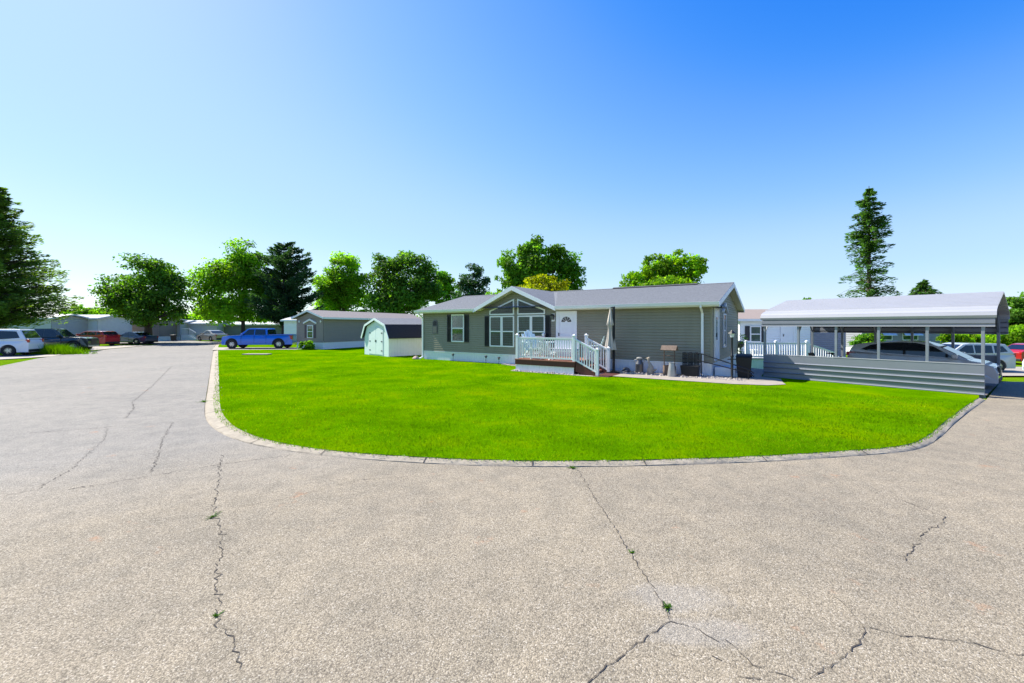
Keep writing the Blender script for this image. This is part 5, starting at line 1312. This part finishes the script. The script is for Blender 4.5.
# ornamental grass clump by the left drive
ox, oy = G(56, 354); og = thing('tall_grass_clump', 'lush clump of tall green grass beside the left driveway', 'plant', (ox, oy, 0))
g = np.random.default_rng(8); nb = 2600
bx = g.normal(0, .85, nb); by = g.normal(0, .35, nb); a = g.uniform(0, 6.28, nb); hh = g.uniform(.35, .9, nb) * (1.0 - .25 * np.abs(bx)); hh = np.maximum(hh, .15); w = g.uniform(.012, .03, nb); ln = hh * g.uniform(.1, .6, nb)
v = np.stack([np.stack([bx - w, by, np.zeros(nb)], 1), np.stack([bx + w, by, np.zeros(nb)], 1), np.stack([bx + np.cos(a) * ln, by + np.sin(a) * ln, hh], 1)], 1).reshape(-1, 3)
o = tri_mesh('leaves', v, 3, g.uniform(.7, 1.4, (nb, 1)) * np.array([[1.1, 1.1, 1]]), blade_m); o.parent = og
# far wood behind everything
g = np.random.default_rng(77)
lob = []
for k in range(60):
    x = -190 + k * 6.4; lob.append((x + g.uniform(-2, 2), 150 + g.uniform(-8, 8), g.uniform(1.5, 3.0), 5, 4, g.uniform(2.0, 4.2)))
v, ti = crown(lob, 26000, .55, 78, 900, .24)
tag(tri_mesh('far_wood', v, 4, ti, LF['mid']), 'low belt of far green trees closing the view behind the homes', 'wood', kind='stuff')

# ---------------------------------------------------------------- light, sky, camera
SUN_AZ = Vector((-.875, .485, 0)).normalized(); EL = R(47)
sun = bpy.data.lights.new('Sun', 'SUN'); sun.energy = 4.3; sun.angle = R(.5); sun.color = (1, .955, .85)
so_ = bpy.data.objects.new('Sun', sun); COL.objects.link(so_)
dirv = Vector((SUN_AZ.x * math.cos(EL), SUN_AZ.y * math.cos(EL), math.sin(EL)))
so_.rotation_euler = dirv.to_track_quat('Z', 'Y').to_euler(); so_.location = (0, 0, 30)
w = bpy.data.worlds.new('World'); sc.world = w; w.use_nodes = True; nt = w.node_tree
bg = nt.nodes['Background']; sky = nt.nodes.new('ShaderNodeTexSky'); sky.sky_type = 'NISHITA'; sky.sun_disc = False
sky.sun_elevation = EL; sky.sun_rotation = math.atan2(SUN_AZ.x, SUN_AZ.y); sky.altitude = 0; sky.air_density = 1.0; sky.dust_density = .3; sky.ozone_density = 3.0
EXPO, STR = 1.22, .11
k0 = STR * 2 ** EXPO
pre = nt.nodes.new('ShaderNodeVectorMath'); pre.operation = 'SCALE'; pre.inputs['Scale'].default_value = k0 / 2.4
cv = nt.nodes.new('ShaderNodeRGBCurve'); mpg = cv.mapping; mpg.use_clip = False; mpg.extend = 'HORIZONTAL'
for ch, pts in ((0, [(0, 0), (.24, .025), (.335, .15), (.43, .27), (.62, .47), (.9, .58), (1.05, .66), (1.6, .88), (2.4, 1.2)]),
                (1, [(0, 0), (.40, .22), (.57, .42), (.70, .55), (.97, .74), (1.2, .82), (1.5, .93), (2.4, 1.3)]),
                (2, [(0, 0), (.6, .80), (.85, .97), (1.1, 1.06), (1.7, 1.15), (2.4, 1.35)])):
    c_ = mpg.curves[ch]
    while len(c_.points) > 2: c_.points.remove(c_.points[1])
    c_.points[0].location = (0, 0); c_.points[1].location = (1, pts[-1][1] / 2.4)
    for x_, y_ in pts[1:-1]: c_.points.new(x_ / 2.4, y_ / 2.4)
mpg.update()
post_ = nt.nodes.new('ShaderNodeVectorMath'); post_.operation = 'SCALE'; post_.inputs['Scale'].default_value = 2.4 / k0
nt.links.new(sky.outputs[0], pre.inputs[0]); nt.links.new(pre.outputs[0], cv.inputs['Color']); nt.links.new(cv.outputs[0], post_.inputs[0])
nt.links.new(post_.outputs[0], bg.inputs['Color']); bg.inputs['Strength'].default_value = STR
cam = bpy.data.cameras.new('Camera'); cam.sensor_width = 36; cam.sensor_fit = 'HORIZONTAL'; cam.lens = 36 * F / 1024; cam.shift_y = -(341.5 - HZ) / 1024; cam.clip_end = 2000; cam.clip_start = .05
co = bpy.data.objects.new('Camera', cam); COL.objects.link(co); co.location = (0, 0, CH); co.rotation_euler = (R(90), 0, 0); sc.camera = co
sc.view_settings.view_transform = 'Standard'; sc.view_settings.look = 'None'; sc.view_settings.gamma = 1; sc.view_settings.use_curve_mapping = False
sc.view_settings.exposure = EXPO
sc.cycles.max_bounces = 8; sc.cycles.transparent_max_bounces = 8; sc.cycles.use_denoising = True
